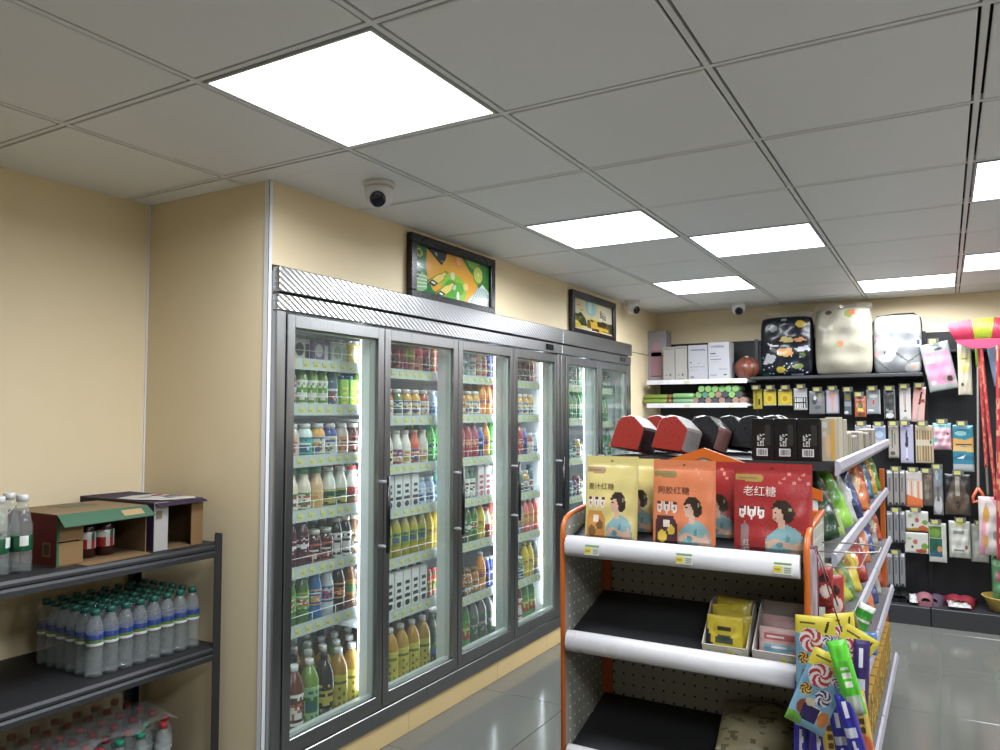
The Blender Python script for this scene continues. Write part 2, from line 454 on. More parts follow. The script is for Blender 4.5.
# ------------------------------------------------------------------ display fridges
FX = -2.14
GX = -2.262       # price rails
def steel_box(name, q, parent, mat='steel'):
    return part(name, G().cbox(*q, b=.0025), mat, parent)
def fridge(name, label, y0, y1, joints, levels, disp):
    t = thing(name, label, 'fridge', (0, 0, 0))
    xb = -2.86
    part('back_panel', G().box(xb - .02, xb, y0 + .01, y1 - .01, .1, 1.99), 'white_enamel', t)
    part('side_panel', G().box(xb, -2.17, y0 + .01, y0 + .035, .1, 1.99), 'white_enamel', t)
    part('side_panel', G().box(xb, -2.17, y1 - .035, y1 - .01, .1, 1.99), 'white_enamel', t)
    part('top_panel', G().box(xb, -2.17, y0 + .035, y1 - .035, 1.84, 1.86), 'white_enamel', t)
    part('floor_panel', G().box(xb, -2.172, y0 + .035, y1 - .035, .15, .17), 'white_enamel', t)
    steel_box('canopy_panel', (-2.17, -2.130, y0, y1, 1.907, 2.0), t, 'canopy_steel')
    steel_box('canopy_panel', (-2.17, -2.138, y0, y1, 1.838, 1.899), t, 'canopy_steel')
    steel_box('sill_rail', (-2.17, -2.142, y0, y1, .102, .168), t)
    steel_box('stile', (-2.17, -2.142, y0, joints[0] - .004, .170, 1.836), t)
    steel_box('stile', (-2.17, -2.142, joints[-1] + .004, y1, .170, 1.836), t)
    g = G().box(-2.1385, -2.134, disp - .05, disp + .05, 1.852, 1.888, '#14181c')
    dd = part('controller', g, 'gloss', t)
    part('display', G().box(-2.134, -2.1335, disp - .025, disp + .025, 1.86, 1.88), 'screen_dim', dd)
    for k in range(len(joints) - 1):
        a, b_ = joints[k] + .003, joints[k + 1] - .003
        z0, z1, w_, wt, wb = .176, 1.828, .040, .05, .06
        g = G()
        g.cbox(-2.168, FX, a, a + w_, z0, z1, b=.002).cbox(-2.168, FX, b_ - w_, b_, z0, z1, b=.002)
        g.cbox(-2.168, FX, a + w_, b_ - w_, z0, z0 + wb, b=.002).cbox(-2.168, FX, a + w_, b_ - w_, z1 - wt, z1, b=.002)
        d = part('door', g, 'steel', t)
        part('door_glass', G().box(-2.158, -2.156, a + w_ - .004, b_ - w_ + .004, z0 + wb - .004, z1 - wt + .004), 'door_glass', d)
        g = G()
        for q in ((a + w_, a + w_ + .008, z0 + wb, z1 - wt), (b_ - w_ - .008, b_ - w_, z0 + wb, z1 - wt), (a + w_ + .008, b_ - w_ - .008, z0 + wb, z0 + wb + .012), (a + w_ + .008, b_ - w_ - .008, z1 - wt - .008, z1 - wt)):
            g.box(-2.185, -2.16, q[0], q[1], q[2], q[3], '#cfd6d0')
        part('gasket', g, 'plastic', d)
        yh = b_ - .03
        g = G().tube([(-2.088, yh, .85), (-2.088, yh, 1.18)], .009, '#101114', 8)
        for z in (.876, 1.154):
            g.tube([(FX - .002, yh, z), (-2.088, yh, z)], .007, '#b8babd', 8)
        part('handle', g, 'lacquer', d)
    ms = [joints[0] - .02] + list(joints[1:-1]) + [joints[-1] + .02]
    for n_, y in enumerate(ms):
        part('mullion', G().cbox(-2.252, -2.19, y - .03, y + .03, .172, 1.836, b=.003), 'white_enamel' if n_ == 1 and name == 'display_fridge' else 'grey_mullion', t)
        sides = (-1, 1) if 0 < n_ < len(ms) - 1 else ((1,) if n_ == 0 else (-1,))
        if n_ == 2: sides = (1,)
        for sd in sides:
            part('led_tube', G().box(-2.262, -2.2525, y + sd * .018 - .006, y + sd * .018 + .006, .24, 1.80), 'led_light', t)
    for k, zs in enumerate(levels):
        a, b_ = joints[k] - (.02 if k == 0 else 0) + .034, joints[k + 1] + (.02 if k == len(levels) - 1 else 0) - .034
        a2, b2 = joints[k] + .001, joints[k + 1] - .001
        if k == 0: a2 = y0 + .036
        if k == len(levels) - 1: b2 = y1 - .036
        for z in zs[:-1]:
            s = part('shelf', G().box(-2.80, GX - .004, a2, b2, z - .012, z), 'white_enamel', t)
            part('price_rail', G().prism([(GX - .004, z - .03), (GX + .002, z - .03), (GX - .003, z + .018), (GX - .006, z + .018)], a2, b2, 'y', '#bcc6c2'), 'plastic', s)
            g = G()
            for zz in (z + .05, ):
                g.tube([(GX - .006, a2 + .004, zz), (GX - .006, b2 - .004, zz)], .0016, '#f2f4f6', 5)
            nn = 5
            for q in range(nn):
                yy = a2 + .02 + (b2 - a2 - .04) * q / (nn - 1)
                g.tube([(GX - .0065, yy, z), (GX - .0065, yy, z + .05)], .0014, '#f2f4f6', 5)
            part('wire_guard', g, 'lacquer', s)
            g = G(); yy = a2 + .03
            while yy < b2 - .05:
                g.box(GX - .0015, GX + .0012, yy, yy + .034, z - .020, z + .004, '#d9d996').box(GX - .001, GX + .0016, yy + .003, yy + .02, z - .016, z - .008, '#bdb84a')
                yy += random.choice((.052, .07, .06))
            part('price_tags', g, 'paper', s)['kind'] = 'stuff'
    return t
J1 = (2.083, 2.668, 3.262, 3.847, 4.425)
J2 = (4.548, 5.117, 5.688)
def lv(u, vv, floor=.17):
    return [on_x(u, v, GX).z + .004 for v in vv] + [floor]
LV1 = [lv(300, (363, 409, 461, 516, 572, 630)), lv(395, (373, 420, 469, 513, 563, 615)),
       lv(470, (379, 418, 461, 502, 546, 599)), lv(522, (384, 418, 458, 496, 537, 583))]
LV2 = [lv(575, (388, 421, 461, 499, 535)), lv(608, (391, 424, 458, 495, 526))]
fridge('display_fridge', 'long stainless display fridge with four glass doors beside the column', 2.034, 4.482, J1, LV1, 4.30)
fridge('display_fridge', 'shorter stainless display fridge with two glass doors at the far end', 4.486, 5.745, J2, LV2, 5.56)
# ------------------------------------------------------------------ drinks
PROF = {   # (radius, z) of body; label band z0, z1, r; cap z0, z1, r
    'pet':   dict(b=[(.026, 0), (.032, .004), (.032, .055), (.0305, .06), (.032, .065), (.032, .135), (.030, .150), (.022, .178), (.0135, .196), (.0125, .200)], l=(.066, .132, .0327), c=(.199, .218, .0148)),
    'litre': dict(b=[(.034, 0), (.041, .006), (.041, .16), (.039, .185), (.028, .215), (.016, .236), (.014, .240)], l=(.03, .155, .0416), c=(.238, .262, .0175)),
    'wide':  dict(b=[(.030, 0), (.034, .004), (.034, .095), (.033, .105), (.028, .118), (.0235, .124), (.023, .128)], l=(.012, .09, .0347), c=(.126, .146, .0255)),
    'milk':  dict(b=[(.028, 0), (.033, .005), (.033, .10), (.031, .115), (.0225, .140), (.0195, .158), (.0195, .162)], l=(.01, .085, .0337), c=(.160, .178, .0215)),
    'slim':  dict(b=[(.024, 0), (.0275, .005), (.0275, .115), (.0255, .135), (.018, .157), (.0165, .163)], l=(.012, .118, .0282), c=(.162, .178, .0185)),
    'can':   dict(b=[(.024, 0), (.031, .008), (.031, .108), (.026, .118), (.0262, .122), (.023, .1205)], l=(.012, .105, .0316), c=None),
    'tall':  dict(b=[(.024, 0), (.0275, .008), (.0275, .135), (.023, .146), (.0232, .150), (.021, .1485)], l=(.012, .132, .0281), c=None),
}
_mesh = {}
def bottle_meshes(kind, body, lab, cap, acc, mat='gloss'):
    k = (kind, body, lab, cap, acc, mat)
    if k in _mesh: return _mesh[k]
    P = PROF[kind]; rnd = random.Random(str(k))
    out = [('body', G().lathe(P['b'], body, 14).mesh('body', mat))]
    z0, z1, r = P['l']; n = 10; nt_ = 24
    prof = [(r - .001, z0)] + [(r, z0 + (z1 - z0) * (i / n) * .98 + .001) for i in range(n + 1)] + [(r - .001, z1 + .001)]
    acc2 = rnd.choice(('#c8b84a', '#e6e4de', '#b04a3a', '#3a5a8a', '#d8a05a', '#4f7a4a', '#2c2a2c'))
    e1, e2 = rnd.choice((3.0, 4.0)), rnd.choice((1.6, 2.2)); bar = rnd.choice((7, 8)); edge = rnd.random() < .5
    pick = {(i, q): rnd.random() for i in range(n + 2) for q in range(nt_)}
    def cf(t, i):
        q = int(t / (2 * PI) * nt_)
        d = ((q - 15) % 12) - 6          # print repeats front and back
        if edge and i in (1, n): return acc2
        if ((i - 4.4) / e2) ** 2 + (d / e1) ** 2 < 1: return acc2 if pick[i, q] < .75 else acc
        if i == bar and abs(d) < 4: return acc if pick[i, q] < .85 else None
        if i == 1 and pick[i, q] < .3: return acc
        if i == 9 and pick[i, q] < .3: return acc2
    g = G().lathe(prof, lab, nt_, cf=cf)
    out.append(('label_sleeve', g.mesh('label_sleeve', 'gloss')))
    if P['c']:
        a, b_, rc = P['c']
        out.append(('cap', G().lathe([(rc, a), (rc, b_ - .002), (rc - .002, b_)], cap, 14).mesh('cap', 'plastic')))
    else:
        zt = P['b'][-2][1]
        out.append(('lid', G().lathe([(.019, zt - .004), (.0215, zt - .0015), (.0215, zt)], '#c9ccd0', 14).mesh('lid', 'chrome')))
    _mesh[k] = out
    return out
def carton_meshes(w_, h, lab, acc, top, kind='carton'):
    k = ('carton', w_, h, lab, acc, top, kind)
    if k in _mesh: return _mesh[k]
    rnd = random.Random(str(k)); hw = w_ / 2
    g = G().cbox(-hw, hw, -hw, hw, 0, h, lab, b=.003)
    out = [('body', g.mesh('body', 'paper'))]
    g = G()
    for i in range(3):
        z = h * (.30 + .17 * i); ww = hw * rnd.uniform(.45, .8)
        g.rect(-ww, z, ww, z + h * .09, acc, 1)
    g.disc(0, h * .17, hw * .6, hw * .5, acc, 1)
    g.rot('Z', 90).mv(hw)
    out.append(('print', g.mesh('print', 'paper')))
    if kind == 'gable':
        g = G().prism([(-hw + .002, h - .001), (hw - .002, h - .001), (.003, h + .028), (.003, h + .045), (-.003, h + .045), (-.003, h + .028)], -hw + .001, hw - .001, 'y', top)
    else:
        g = G().lathe([(.013, h - .001), (.013, h + .014), (.011, h + .016)], top, 12)
    out.append(('cap', g.mesh('cap', 'plastic')))
    _mesh[k] = out
    return out
def pack_meshes(lab, acc, d=.075):
    """shrink-wrapped pack of cups: rounded block with four cup rims"""
    k = ('pack', lab, acc)
    if k in _mesh: return _mesh[k]
    g = G().cbox(-d / 2, d / 2, -.052, .052, 0, .10, lab, b=.006)
    out = [('sleeve', g.mesh('sleeve', 'gloss'))]
    g = G().disc(-.012, .055, .024, .028, acc, 1).rect(.02, .02, .042, .08, acc, 1).rot('Z', 90).mv(d / 2)
    out.append(('print', g.mesh('print', 'gloss')))
    for sy in (-.026, .026):
        out.append(('cup', G().lathe([(.022, .098), (.0245, .112), (.026, .113), (.026, .116)], '#dcdfe4', 14, at=(0, sy, 0)).mesh('cup', 'plastic')))
    _mesh[k] = out
    return out
def place(name, meshes, label, cat, loc, rz=0.0, group=None):
    t = thing(name, label, cat, loc, rz, group)
    for n_, me in meshes: link(n_, me, t)
    return t
PITCHES = dict(pet=.069, litre=.086, wide=.073, milk=.071, slim=.060, can=.066, tall=.059)
# kinds of drink: key -> (shape, body, label, cap, accent, name, description, category)
D = {}
def drink(key, *a): D[key] = a
drink('tgreen', 'pet', '#4f6f2e', '#2f7d3a', '#e8ecea', '#dfe8d0', 'tea_bottle', 'green tea bottle', 'bottle')
drink('hgreen', 'slim', '#7fa53c', '#6f9a3a', '#3f9ad8', '#e9efdf', 'herbal_drink_bottle', 'green squarish drink bottle, blue cap', 'bottle')
drink('hpurple', 'slim', '#6f5a78', '#54406a', '#3f9ad8', '#ece6ef', 'herbal_drink_bottle', 'purple drink bottle, blue cap', 'bottle')
drink('hblue', 'slim', '#5f7a86', '#5a7690', '#3f9ad8', '#e8eef2', 'herbal_drink_bottle', 'grey-blue drink bottle, blue cap', 'bottle')
drink('teal', 'wide', '#d8e6e2', '#38b5a0', '#e6eaea', '#eef4f2', 'yogurt_bottle', 'white yogurt bottle, teal label', 'bottle')
drink('orangey', 'wide', '#e9a52e', '#d8dcd2', '#e8e8e8', '#e8a02a', 'yogurt_bottle', 'orange-topped yogurt bottle', 'bottle')
drink('bluey', 'wide', '#2b3f9e', '#d9dde6', '#e8e8ea', '#2c3e9c', 'yogurt_bottle', 'white and navy yogurt bottle', 'bottle')
drink('pinky', 'wide', '#c9b4ac', '#d6c6be', '#e6e4e2', '#b4423c', 'yogurt_bottle', 'pinkish yogurt bottle, white cap', 'bottle')
drink('cream', 'milk', '#e6d8c2', '#e3d6c4', '#1f9e55', '#b9414e', 'milk_bottle', 'cream milk bottle, green cap', 'bottle')
drink('peach', 'milk', '#e0b98c', '#e0b07c', '#1f9e55', '#d9823a', 'milk_bottle', 'peach milk bottle, green cap', 'bottle')
drink('milkg', 'milk', '#eeece0', '#175c40', '#ecebe2', '#0f4a33', 'milk_bottle', 'white milk bottle, dark green sleeve', 'bottle')
drink('milkr', 'milk', '#f0ece4', '#b01f2c', '#d8343c', '#8c1420', 'milk_bottle', 'white milk bottle, red sleeve', 'bottle')
drink('plum', 'pet', '#56162e', '#4c1228', '#2c0f1e', '#e9a8c6', 'juice_bottle', 'plum juice bottle, pink lettering', 'bottle')
drink('choc', 'wide', '#4a1520', '#3a0f18', '#d8d2c4', '#e0d6cc', 'coffee_bottle', 'dark brown coffee bottle, pale shoulder', 'bottle')
drink('blackc', 'slim', '#2c2426', '#1e1a1e', '#d9cfc0', '#cfc8be', 'coffee_bottle', 'black coffee bottle, cream cap', 'bottle')
drink('latte', 'slim', '#9a6f4c', '#b08a68', '#e6d6bc', '#5a3520', 'coffee_bottle', 'tan latte bottle, cream cap', 'bottle')
drink('limeg', 'pet', '#4f7a2c', '#6fa83c', '#8fd04a', '#e4f0d8', 'tea_bottle', 'lime green tea bottle', 'bottle')
drink('blueb', 'pet', '#2f6fae', '#1d4f96', '#1c3f86', '#cfe2f2', 'water_bottle', 'deep blue drink bottle', 'bottle')
drink('milkw', 'pet', '#d4dce2', '#c6d2da', '#3f8ad0', '#d04a4a', 'soft_drink_bottle', 'white soft drink bottle, blue cap', 'bottle')
drink('icet', 'pet', '#7d4a16', '#a8782a', '#c9c44a', '#2f6a34', 'tea_bottle', 'amber iced tea bottle, yellow cap', 'bottle')
drink('icetd', 'pet', '#3a1a12', '#14332c', '#6a2a1c', '#c9503a', 'tea_bottle', 'dark tea bottle, black-green label', 'bottle')
drink('lemon1', 'litre', '#b98a1c', '#cfc42e', '#f0f0ee', '#6f6a14', 'tea_bottle', 'large yellow lemon tea bottle, white cap', 'bottle')
drink('brown1', 'litre', '#6a3016', '#5a2410', '#f0f0ee', '#c25a34', 'tea_bottle', 'large brown tea bottle, white cap', 'bottle')
drink('green1', 'litre', '#7a9a3a', '#8fc07a', '#f0f0ee', '#2f6a3a', 'tea_bottle', 'large pale green tea bottle, white cap', 'bottle')
drink('black1', 'litre', '#2a241c', '#1f1f20', '#24242a', '#c9a83a', 'tea_bottle', 'large black tea bottle, gold marks', 'bottle')
drink('teal1', 'litre', '#1a6a5a', '#177a66', '#2b3fa0', '#dfeee8', 'soft_drink_bottle', 'large teal soft drink bottle, blue cap', 'bottle')
drink('dark1', 'litre', '#3a4030', '#2f3a2c', '#5a5f58', '#6f7a5a', 'tea_bottle', 'large dark green bottle, grey cap', 'bottle')
drink('clear1', 'litre', '#7a7a76', '#6a666a', '#9a9a9a', '#a8a4a6', 'soda_bottle', 'large grey soda bottle, grey cap', 'bottle')
drink('grn1', 'litre', '#4f8a4a', '#63a85a', '#9aa89a', '#c9d86a', 'soda_bottle', 'large green soda bottle, grey cap', 'bottle')
drink('red1', 'litre', '#7a2a24', '#a8322c', '#c8b09a', '#e0c8b8', 'juice_bottle', 'large red juice bottle, beige cap', 'bottle')
drink('redcan', 'tall', '#a8242a', '#8f2030', '#c8c8c8', '#d8a8a0', 'drink_can', 'dark red drink can', 'can')
drink('greencan', 'tall', '#5a7a2c', '#6a8a34', '#c8c8c8', '#c8d8a0', 'drink_can', 'olive green drink can', 'can')
drink('orcan', 'tall', '#c8522a', '#d04a30', '#c8c8c8', '#f0d8c0', 'drink_can', 'orange-red drink can', 'can')
drink('brightred', 'tall', '#d01f1f', '#d42020', '#c8c8c8', '#f2c53a', 'drink_can', 'bright red can, yellow lettering', 'can')
drink('juicey', 'wide', '#d8a02c', '#dfd6c0', '#eceae6', '#c8822a', 'juice_bottle', 'yellow juice bottle, white cap', 'bottle')
drink('juiceo', 'wide', '#c0563a', '#e0d6cc', '#eceae6', '#d0663a', 'juice_bottle', 'orange juice bottle, white cap', 'bottle')
drink('juiceg', 'wide', '#6a8a4a', '#d8dccb', '#eceae6', '#4f7a4a', 'juice_bottle', 'green juice bottle, white cap', 'bottle')
drink('yogp', 'milk', '#e8e2da', '#6f2a6a', '#e8e4e0', '#e9dfe8', 'yogurt_bottle', 'white yogurt bottle, purple sleeve', 'bottle')
drink('yogw', 'milk', '#ece6de', '#e4d8cc', '#e9e2da', '#c88a6a', 'yogurt_bottle', 'cream yogurt bottle, cream cap', 'bottle')
drink('yogy', 'milk', '#e9e4da', '#e6dcb8', '#d8c83a', '#c8b03a', 'yogurt_bottle', 'white yogurt bottle, yellow cap', 'bottle')
drink('yogr', 'milk', '#d8502a', '#d84f2c', '#e0b8a8', '#f0d8c8', 'yogurt_bottle', 'orange-red yogurt bottle', 'bottle')
drink('neon', 'pet', '#2fae3a', '#3ac84a', '#2fae3a', '#c8f0c0', 'soda_bottle', 'vivid green soda bottle', 'bottle')
drink('ygreen', 'pet', '#b8a81c', '#8fa02c', '#c8c03a', '#5a6a1c', 'tea_bottle', 'yellow-green tea bottle, yellow cap', 'bottle')
drink('yellow', 'pet', '#e8c81c', '#e9d42a', '#e8d83a', '#b8541c', 'juice_bottle', 'bright yellow juice bottle', 'bottle')
drink('bluec', 'wide', '#b8ccec', '#d8e2f0', '#e6ecf6', '#8fb0d8', 'water_bottle', 'pale blue bottle, white cap', 'bottle')
drink('teald', 'slim', '#6fb0a0', '#4f9a88', '#b8c8c4', '#dfe8e2', 'juice_bottle', 'pale teal juice bottle', 'bottle')
drink('pinkd', 'slim', '#e04a5a', '#d83a52', '#e88a92', '#f6d0d4', 'juice_bottle', 'pink-red juice bottle', 'bottle')
drink('blued', 'slim', '#3a4fc0', '#2f42b8', '#dfe4f2', '#e4e8f8', 'soft_drink_bottle', 'cobalt blue drink bottle', 'bottle')
drink('oj', 'pet', '#f09a2a', '#f0a03a', '#f2e8da', '#e04a1c', 'juice_bottle', 'orange juice bottle, red label', 'bottle')
drink('amber', 'wide', '#a86a1c', '#b07a3a', '#8a6a3a', '#5a3a1c', 'juice_bottle', 'amber juice bottle', 'bottle')
drink('salmon', 'pet', '#f0705a', '#f0785f', '#f4ece6', '#e03a2c', 'juice_bottle', 'salmon pink juice bottle', 'bottle')
drink('greyd', 'pet', '#8a8c90', '#74767c', '#d0d2d6', '#c0c2c8', 'soft_drink_bottle', 'grey drink bottle, white cap', 'bottle')
drink('greenw', 'slim', '#5a7a6a', '#e0e0d4', '#c8d0c8', '#6a3a2c', 'juice_bottle', 'white and green juice bottle', 'bottle')
drink('redj', 'pet', '#b02a3a', '#a82a3c', '#c8c0c0', '#e8b0a8', 'juice_bottle', 'crimson juice bottle', 'bottle')
drink('sprite', 'pet', '#2f7a3f', '#2a8a44', '#3a9a4f', '#cfe8d0', 'soda_bottle', 'green glass soda bottle', 'bottle')
drink('navy', 'can', '#1c2a44', '#1a2c4c', '#c8c8c8', '#8ab0c8', 'drink_can', 'dark navy drink can', 'can')
drink('tealc', 'can', '#3a7a8a', '#2f6f80', '#c8c8c8', '#cfe4e4', 'drink_can', 'teal drink can', 'can')
drink('purplec', 'can', '#4a2f6a', '#42306a', '#c8c8c8', '#d8a8b8', 'drink_can', 'purple drink can', 'can')
DN = ['first fridge door', 'second fridge door', 'third fridge door', 'fourth fridge door', 'fifth fridge door', 'sixth fridge door']
SN = ['top shelf', 'second shelf', 'third shelf', 'fourth shelf', 'fifth shelf', 'sixth shelf', 'fridge floor']
def stock(door, sh, z, ya, yb, seq, rows=1, gap=0.0):
    """fill one shelf from ya to yb; seq items repeat in order"""
    for r in range(rows):
        y = ya; k = 0; x = GX - .05 - r * (.09 if sh == 6 else .08)
        cnt = 0
        while k < 40:
            it = seq[k % len(seq)] if r == 0 else seq[(k + r) % len(seq)]
            k += 1
            if isinstance(it, str):
                a = D[it]; pit = PITCHES[a[0]] + gap; ms = bottle_meshes(a[0], a[1], a[2], a[3], a[4]); nm, ds, ct = a[5], a[6], a[7]
            elif it[0] == 'c':
                pit = it[1] + .006; ms = carton_meshes(*it[1:6], *(it[8:9])); nm, ds, ct = it[6], it[7], 'carton'
            else:
                pit = .112; ms = pack_meshes(it[1], it[2]); nm, ds, ct = 'cup_pack', it[3], 'cup pack'
            if y + pit > yb: break
            cnt += 1
            row = 'from left' if r == 0 else ('in second row' if r == 1 else 'in %s row' % ORD[r])
            lab = '%s, %s %s, %s, %s' % (ds, ORD[cnt - 1], row, SN[sh], DN[door])
            j = random.uniform(-.002, .002)
            place(nm, ms, lab, ct, (x + j, y + pit / 2, z), random.uniform(-.25, .25) if isinstance(it, str) else 0, 'drinks behind the %s' % DN[door])
            y += pit
gr = ('c', .052, .13, '#8fc83a', '#f0d83a', '#3f9ad8', 'juice_carton', 'lime and yellow juice carton')
DOORS = [
 (0, LV1[0], 2.24, 2.80, [
   ([('p', '#dcdde2', '#2a2630', 'white and black cup pack'), ('p', '#8a74a8', '#e6e0ee', 'purple yogurt cup pack'), ('p', '#dbe2e0', '#a8bca4', 'pale green cup pack'), ('p', '#d9b83a', '#efe0a0', 'yellow cup pack')], 1, 0),
   (['hpurple', 'hgreen', 'hgreen', 'hgreen', 'hblue', gr, gr, 'hgreen'], 2, .001),
   (['pinky', 'teal', 'orangey', 'bluey', 'pinky', 'choc', 'orangey'], 2, .002),
   (['cream', 'cream', 'peach', 'milkg', 'milkg', 'milkr', 'milkr'], 2, .003),
   (['plum', 'plum', 'choc', 'choc', 'blackc', 'blackc', 'latte', 'latte'], 2, 0),
   (['limeg', 'limeg', 'blueb', 'milkw', 'icetd', 'icet', 'milkw'], 1, .004),
   (['green1', 'brown1', 'green1', 'black1', 'lemon1', 'lemon1'], 4, .002)]),
 (1, LV1[1], 2.86, 3.40, [
   (['redcan', 'redcan', 'redcan', 'greencan', 'orcan', 'redcan', 'orcan'], 2, .003),
   (['juiceo', 'juiceg', 'juicey', 'juicey', 'juiceo', 'bluec', 'bluec'], 2, 0),
   (['yogy', 'yogp', 'yogw', 'yogr', 'yogw', 'neon', 'neon'], 2, 0),
   ([('c', .06, .17, '#dfe2e2', '#26282c', '#15171c', 'milk_carton', 'white carton, black cap'), ('c', .06, .17, '#dfe2e2', '#26282c', '#15171c', 'milk_carton', 'white carton, black cap'), ('c', .06, .17, '#dfe2e2', '#26282c', '#15171c', 'milk_carton', 'white carton, black cap'), ('c', .06, .17, '#dfe2e2', '#26282c', '#15171c', 'milk_carton', 'white carton, black cap'), 'bluec', 'bluec', 'teald'], 1, .004),
   (['ygreen', 'ygreen', 'ygreen', 'ygreen', 'ygreen', 'yellow', 'yellow'], 2, 0),
   ([('c', .062, .185, '#e4e4e2', '#16161a', '#1c1c20', 'plant_milk_carton', 'white carton, brushed black characters')] * 5 + ['brightred', 'brightred', 'brightred'], 1, 0),
   (['teal1', 'lemon1', 'lemon1', 'lemon1', 'lemon1', 'dark1'], 4, .002)]),
 (2, LV1[2], 3.50, 4.00, [
   (['teald', 'teald', 'greenw', 'pinkd', 'pinkd', 'blued', 'blued'], 2, 0),
   (['amber', 'juicey', 'juicey', 'oj', 'oj', 'redj'], 2, 0),
   (['redj', 'redj', 'redj', 'blued', 'oj', 'neon', 'bluec'], 2, 0),
   (['greenw', 'greenw', 'greenw', ('c', .066, .18, '#eadfe2', '#b83a4a', '#e9dfe4', 'milk_carton', 'pinkish white gable carton', 'gable'), ('c', .066, .18, '#eadfe2', '#b83a4a', '#e9dfe4', 'milk_carton', 'pinkish white gable carton', 'gable'), 'greenw', 'milkr'], 1, 0),
   (['icetd', 'tgreen', 'limeg', 'yellow', 'milkr', 'salmon'], 2, 0),
   (['icetd', 'amber', 'amber', 'oj', 'blued', 'blued', 'blued'], 1, 0),
   (['grn1', 'grn1', 'clear1', 'clear1', 'clear1', 'dark1'], 3, 0)]),
 (3, LV1[3], 4.10, 4.45, [
   (['redcan', 'redcan', 'redcan', 'redcan', 'orcan', 'redcan'], 1, 0),
   (['latte', 'juicey', 'juicey', 'juicey', 'bluec'], 1, 0),
   (['redj', 'redj', 'blued', 'juiceo', 'bluec'], 1, 0),
   (['juicey', 'juiceg', 'juicey', 'hblue', 'bluec'], 1, 0),
   (['greyd', 'greyd', 'salmon', 'salmon', 'salmon'], 1, 0),
   (['greyd', 'juiceg', 'yellow', 'yellow', 'greyd'], 1, 0),
   (['red1', 'red1', 'grn1', 'grn1'], 2, 0)]),
 (4, LV2[0], 4.84, 5.25, [
   (['sprite'] * 6, 1, 0), (['sprite'] * 6, 1, 0), (['navy', 'tealc', 'navy', 'juicey', 'navy', 'tealc'], 1, 0),
   (['navy', 'tealc', 'purplec', 'redcan', 'navy'], 1, 0), (['navy', 'purplec'], 1, 0), (['dark1'], 1, 0)]),
 (5, LV2[1], 5.36, 5.70, [
   (['sprite', 'teald', 'sprite'], 1, 0), (['sprite'] * 5, 1, 0), (['sprite', 'tealc'], 1, 0),
   (['navy', 'tealc'], 1, 0), (['navy'], 1, 0), (['grn1'], 1, 0)]),
]
for d, lvl, ya, yb, shelves in DOORS:
    for sh, (seq, rows, gp) in enumerate(shelves):
        zz = lvl[sh]
        b_ = yb
        stock(d, 6 if zz < .18 else sh, zz, ya if zz > .18 else ya - .06, b_, seq, rows, gp)
# ------------------------------------------------------------------ rack by the left wall
RX0, RX1, RY0, RY1 = -2.872, -2.36, .45, 1.985
rk = thing('storage_rack', 'black steel three-shelf rack standing against the left beige wall', 'rack')
for x in (RX0, RX1 - .038):
    for y in (RY0, RY1 - .034):
        g = G().box(x, x + .038, y, y + .003, 0, 1.0, '#1d1e21')
        g.box(x if x == RX0 else x + .035, x + .003 if x == RX0 else x + .038, y, y + .034, 0, 1.0, '#1d1e21')
        if y > 1:
            g = G().box(x, x + .038, y + .031, y + .034, 0, 1.0).box(x if x == RX0 else x + .035, x + .003 if x == RX0 else x + .038, y, y + .031, 0, 1.0)
        part('post', g, 'rack_black', rk)
RZ = (.966, .59, .135)
for z in RZ:
    s = part('shelf_board', G().box(RX0 + .004, RX1 - .006, RY0 + .004, RY1 - .004, z - .012, z), 'shelf_black', rk)
    g = G().prism([(RX1 - .004, z - .003), (RX1 + .002, z - .012), (RX1 + .002, z - .020), (RX1 - .003, z - .026), (RX1 + .004, z - .034), (RX1 + .004, z - .050), (RX1 - .005, z - .052)], RY0 + .034, RY1 - .034, 'y')
    part('front_beam', g, 'rack_black', s)
    part('end_beam', G().box(RX0 + .038, RX1 - .038, RY1 - .012, RY1 - .006, z - .05, z - .013), 'rack_black', s)
def water(loc, cap, lab1, lab2, label, group, big=1.0, full=True):
    k = ('water', cap, lab1, lab2, big)
    if k not in _mesh:
        p = [(.022, 0), (.0265, .004), (.0265, .02)]
        for i in range(6):
            p += [(.0252, .024 + i * .014), (.0265, .031 + i * .014)]
        p += [(.0265, .135), (.0262, .150), (.0225, .176), (.0125, .196), (.0115, .202)]
        p = [(r * big, z * big) for r, z in p]
        ms = [('body', G().lathe(p, '#ffffff', 12).mesh('body', 'clear_pet'))]
        r = .0272 * big
        g = G().lathe([(r - .0005, .103 * big), (r, .104 * big), (r, .112 * big), (r, .122 * big), (r, .139 * big), (r - .0005, .140 * big)], ['#e8ecec', '#e8ecec', lab2, lab1, lab1], 14)
        ms.append(('label_sleeve', g.mesh('label_sleeve', 'gloss')))
        ms.append(('cap', G().lathe([(.0145 * big, .200 * big), (.0145 * big, .216 * big), (.0125 * big, .218 * big)], cap, 12).mesh('cap', 'plastic')))
        _mesh[k] = ms
    return place('water_bottle', _mesh[k], label, 'bottle', loc, random.uniform(0, 6), group)
# shrink pack of green-capped water on the middle shelf
for r in range(6):
    for k in range(8):
        lb = ('clear water bottle, green cap, %s along front row, middle rack shelf' % ORD[k]) if r == 0 else \
             ('clear water bottle, green cap, %s along, %s row back, middle rack shelf' % (ORD[k], ORD[r]))
        water((-2.428 - r * .0565, 1.535 + k * .0535, RZ[1]), '#0f6a58', '#233f86', '#5f8238', lb, 'green-capped water bottles on the middle rack shelf')
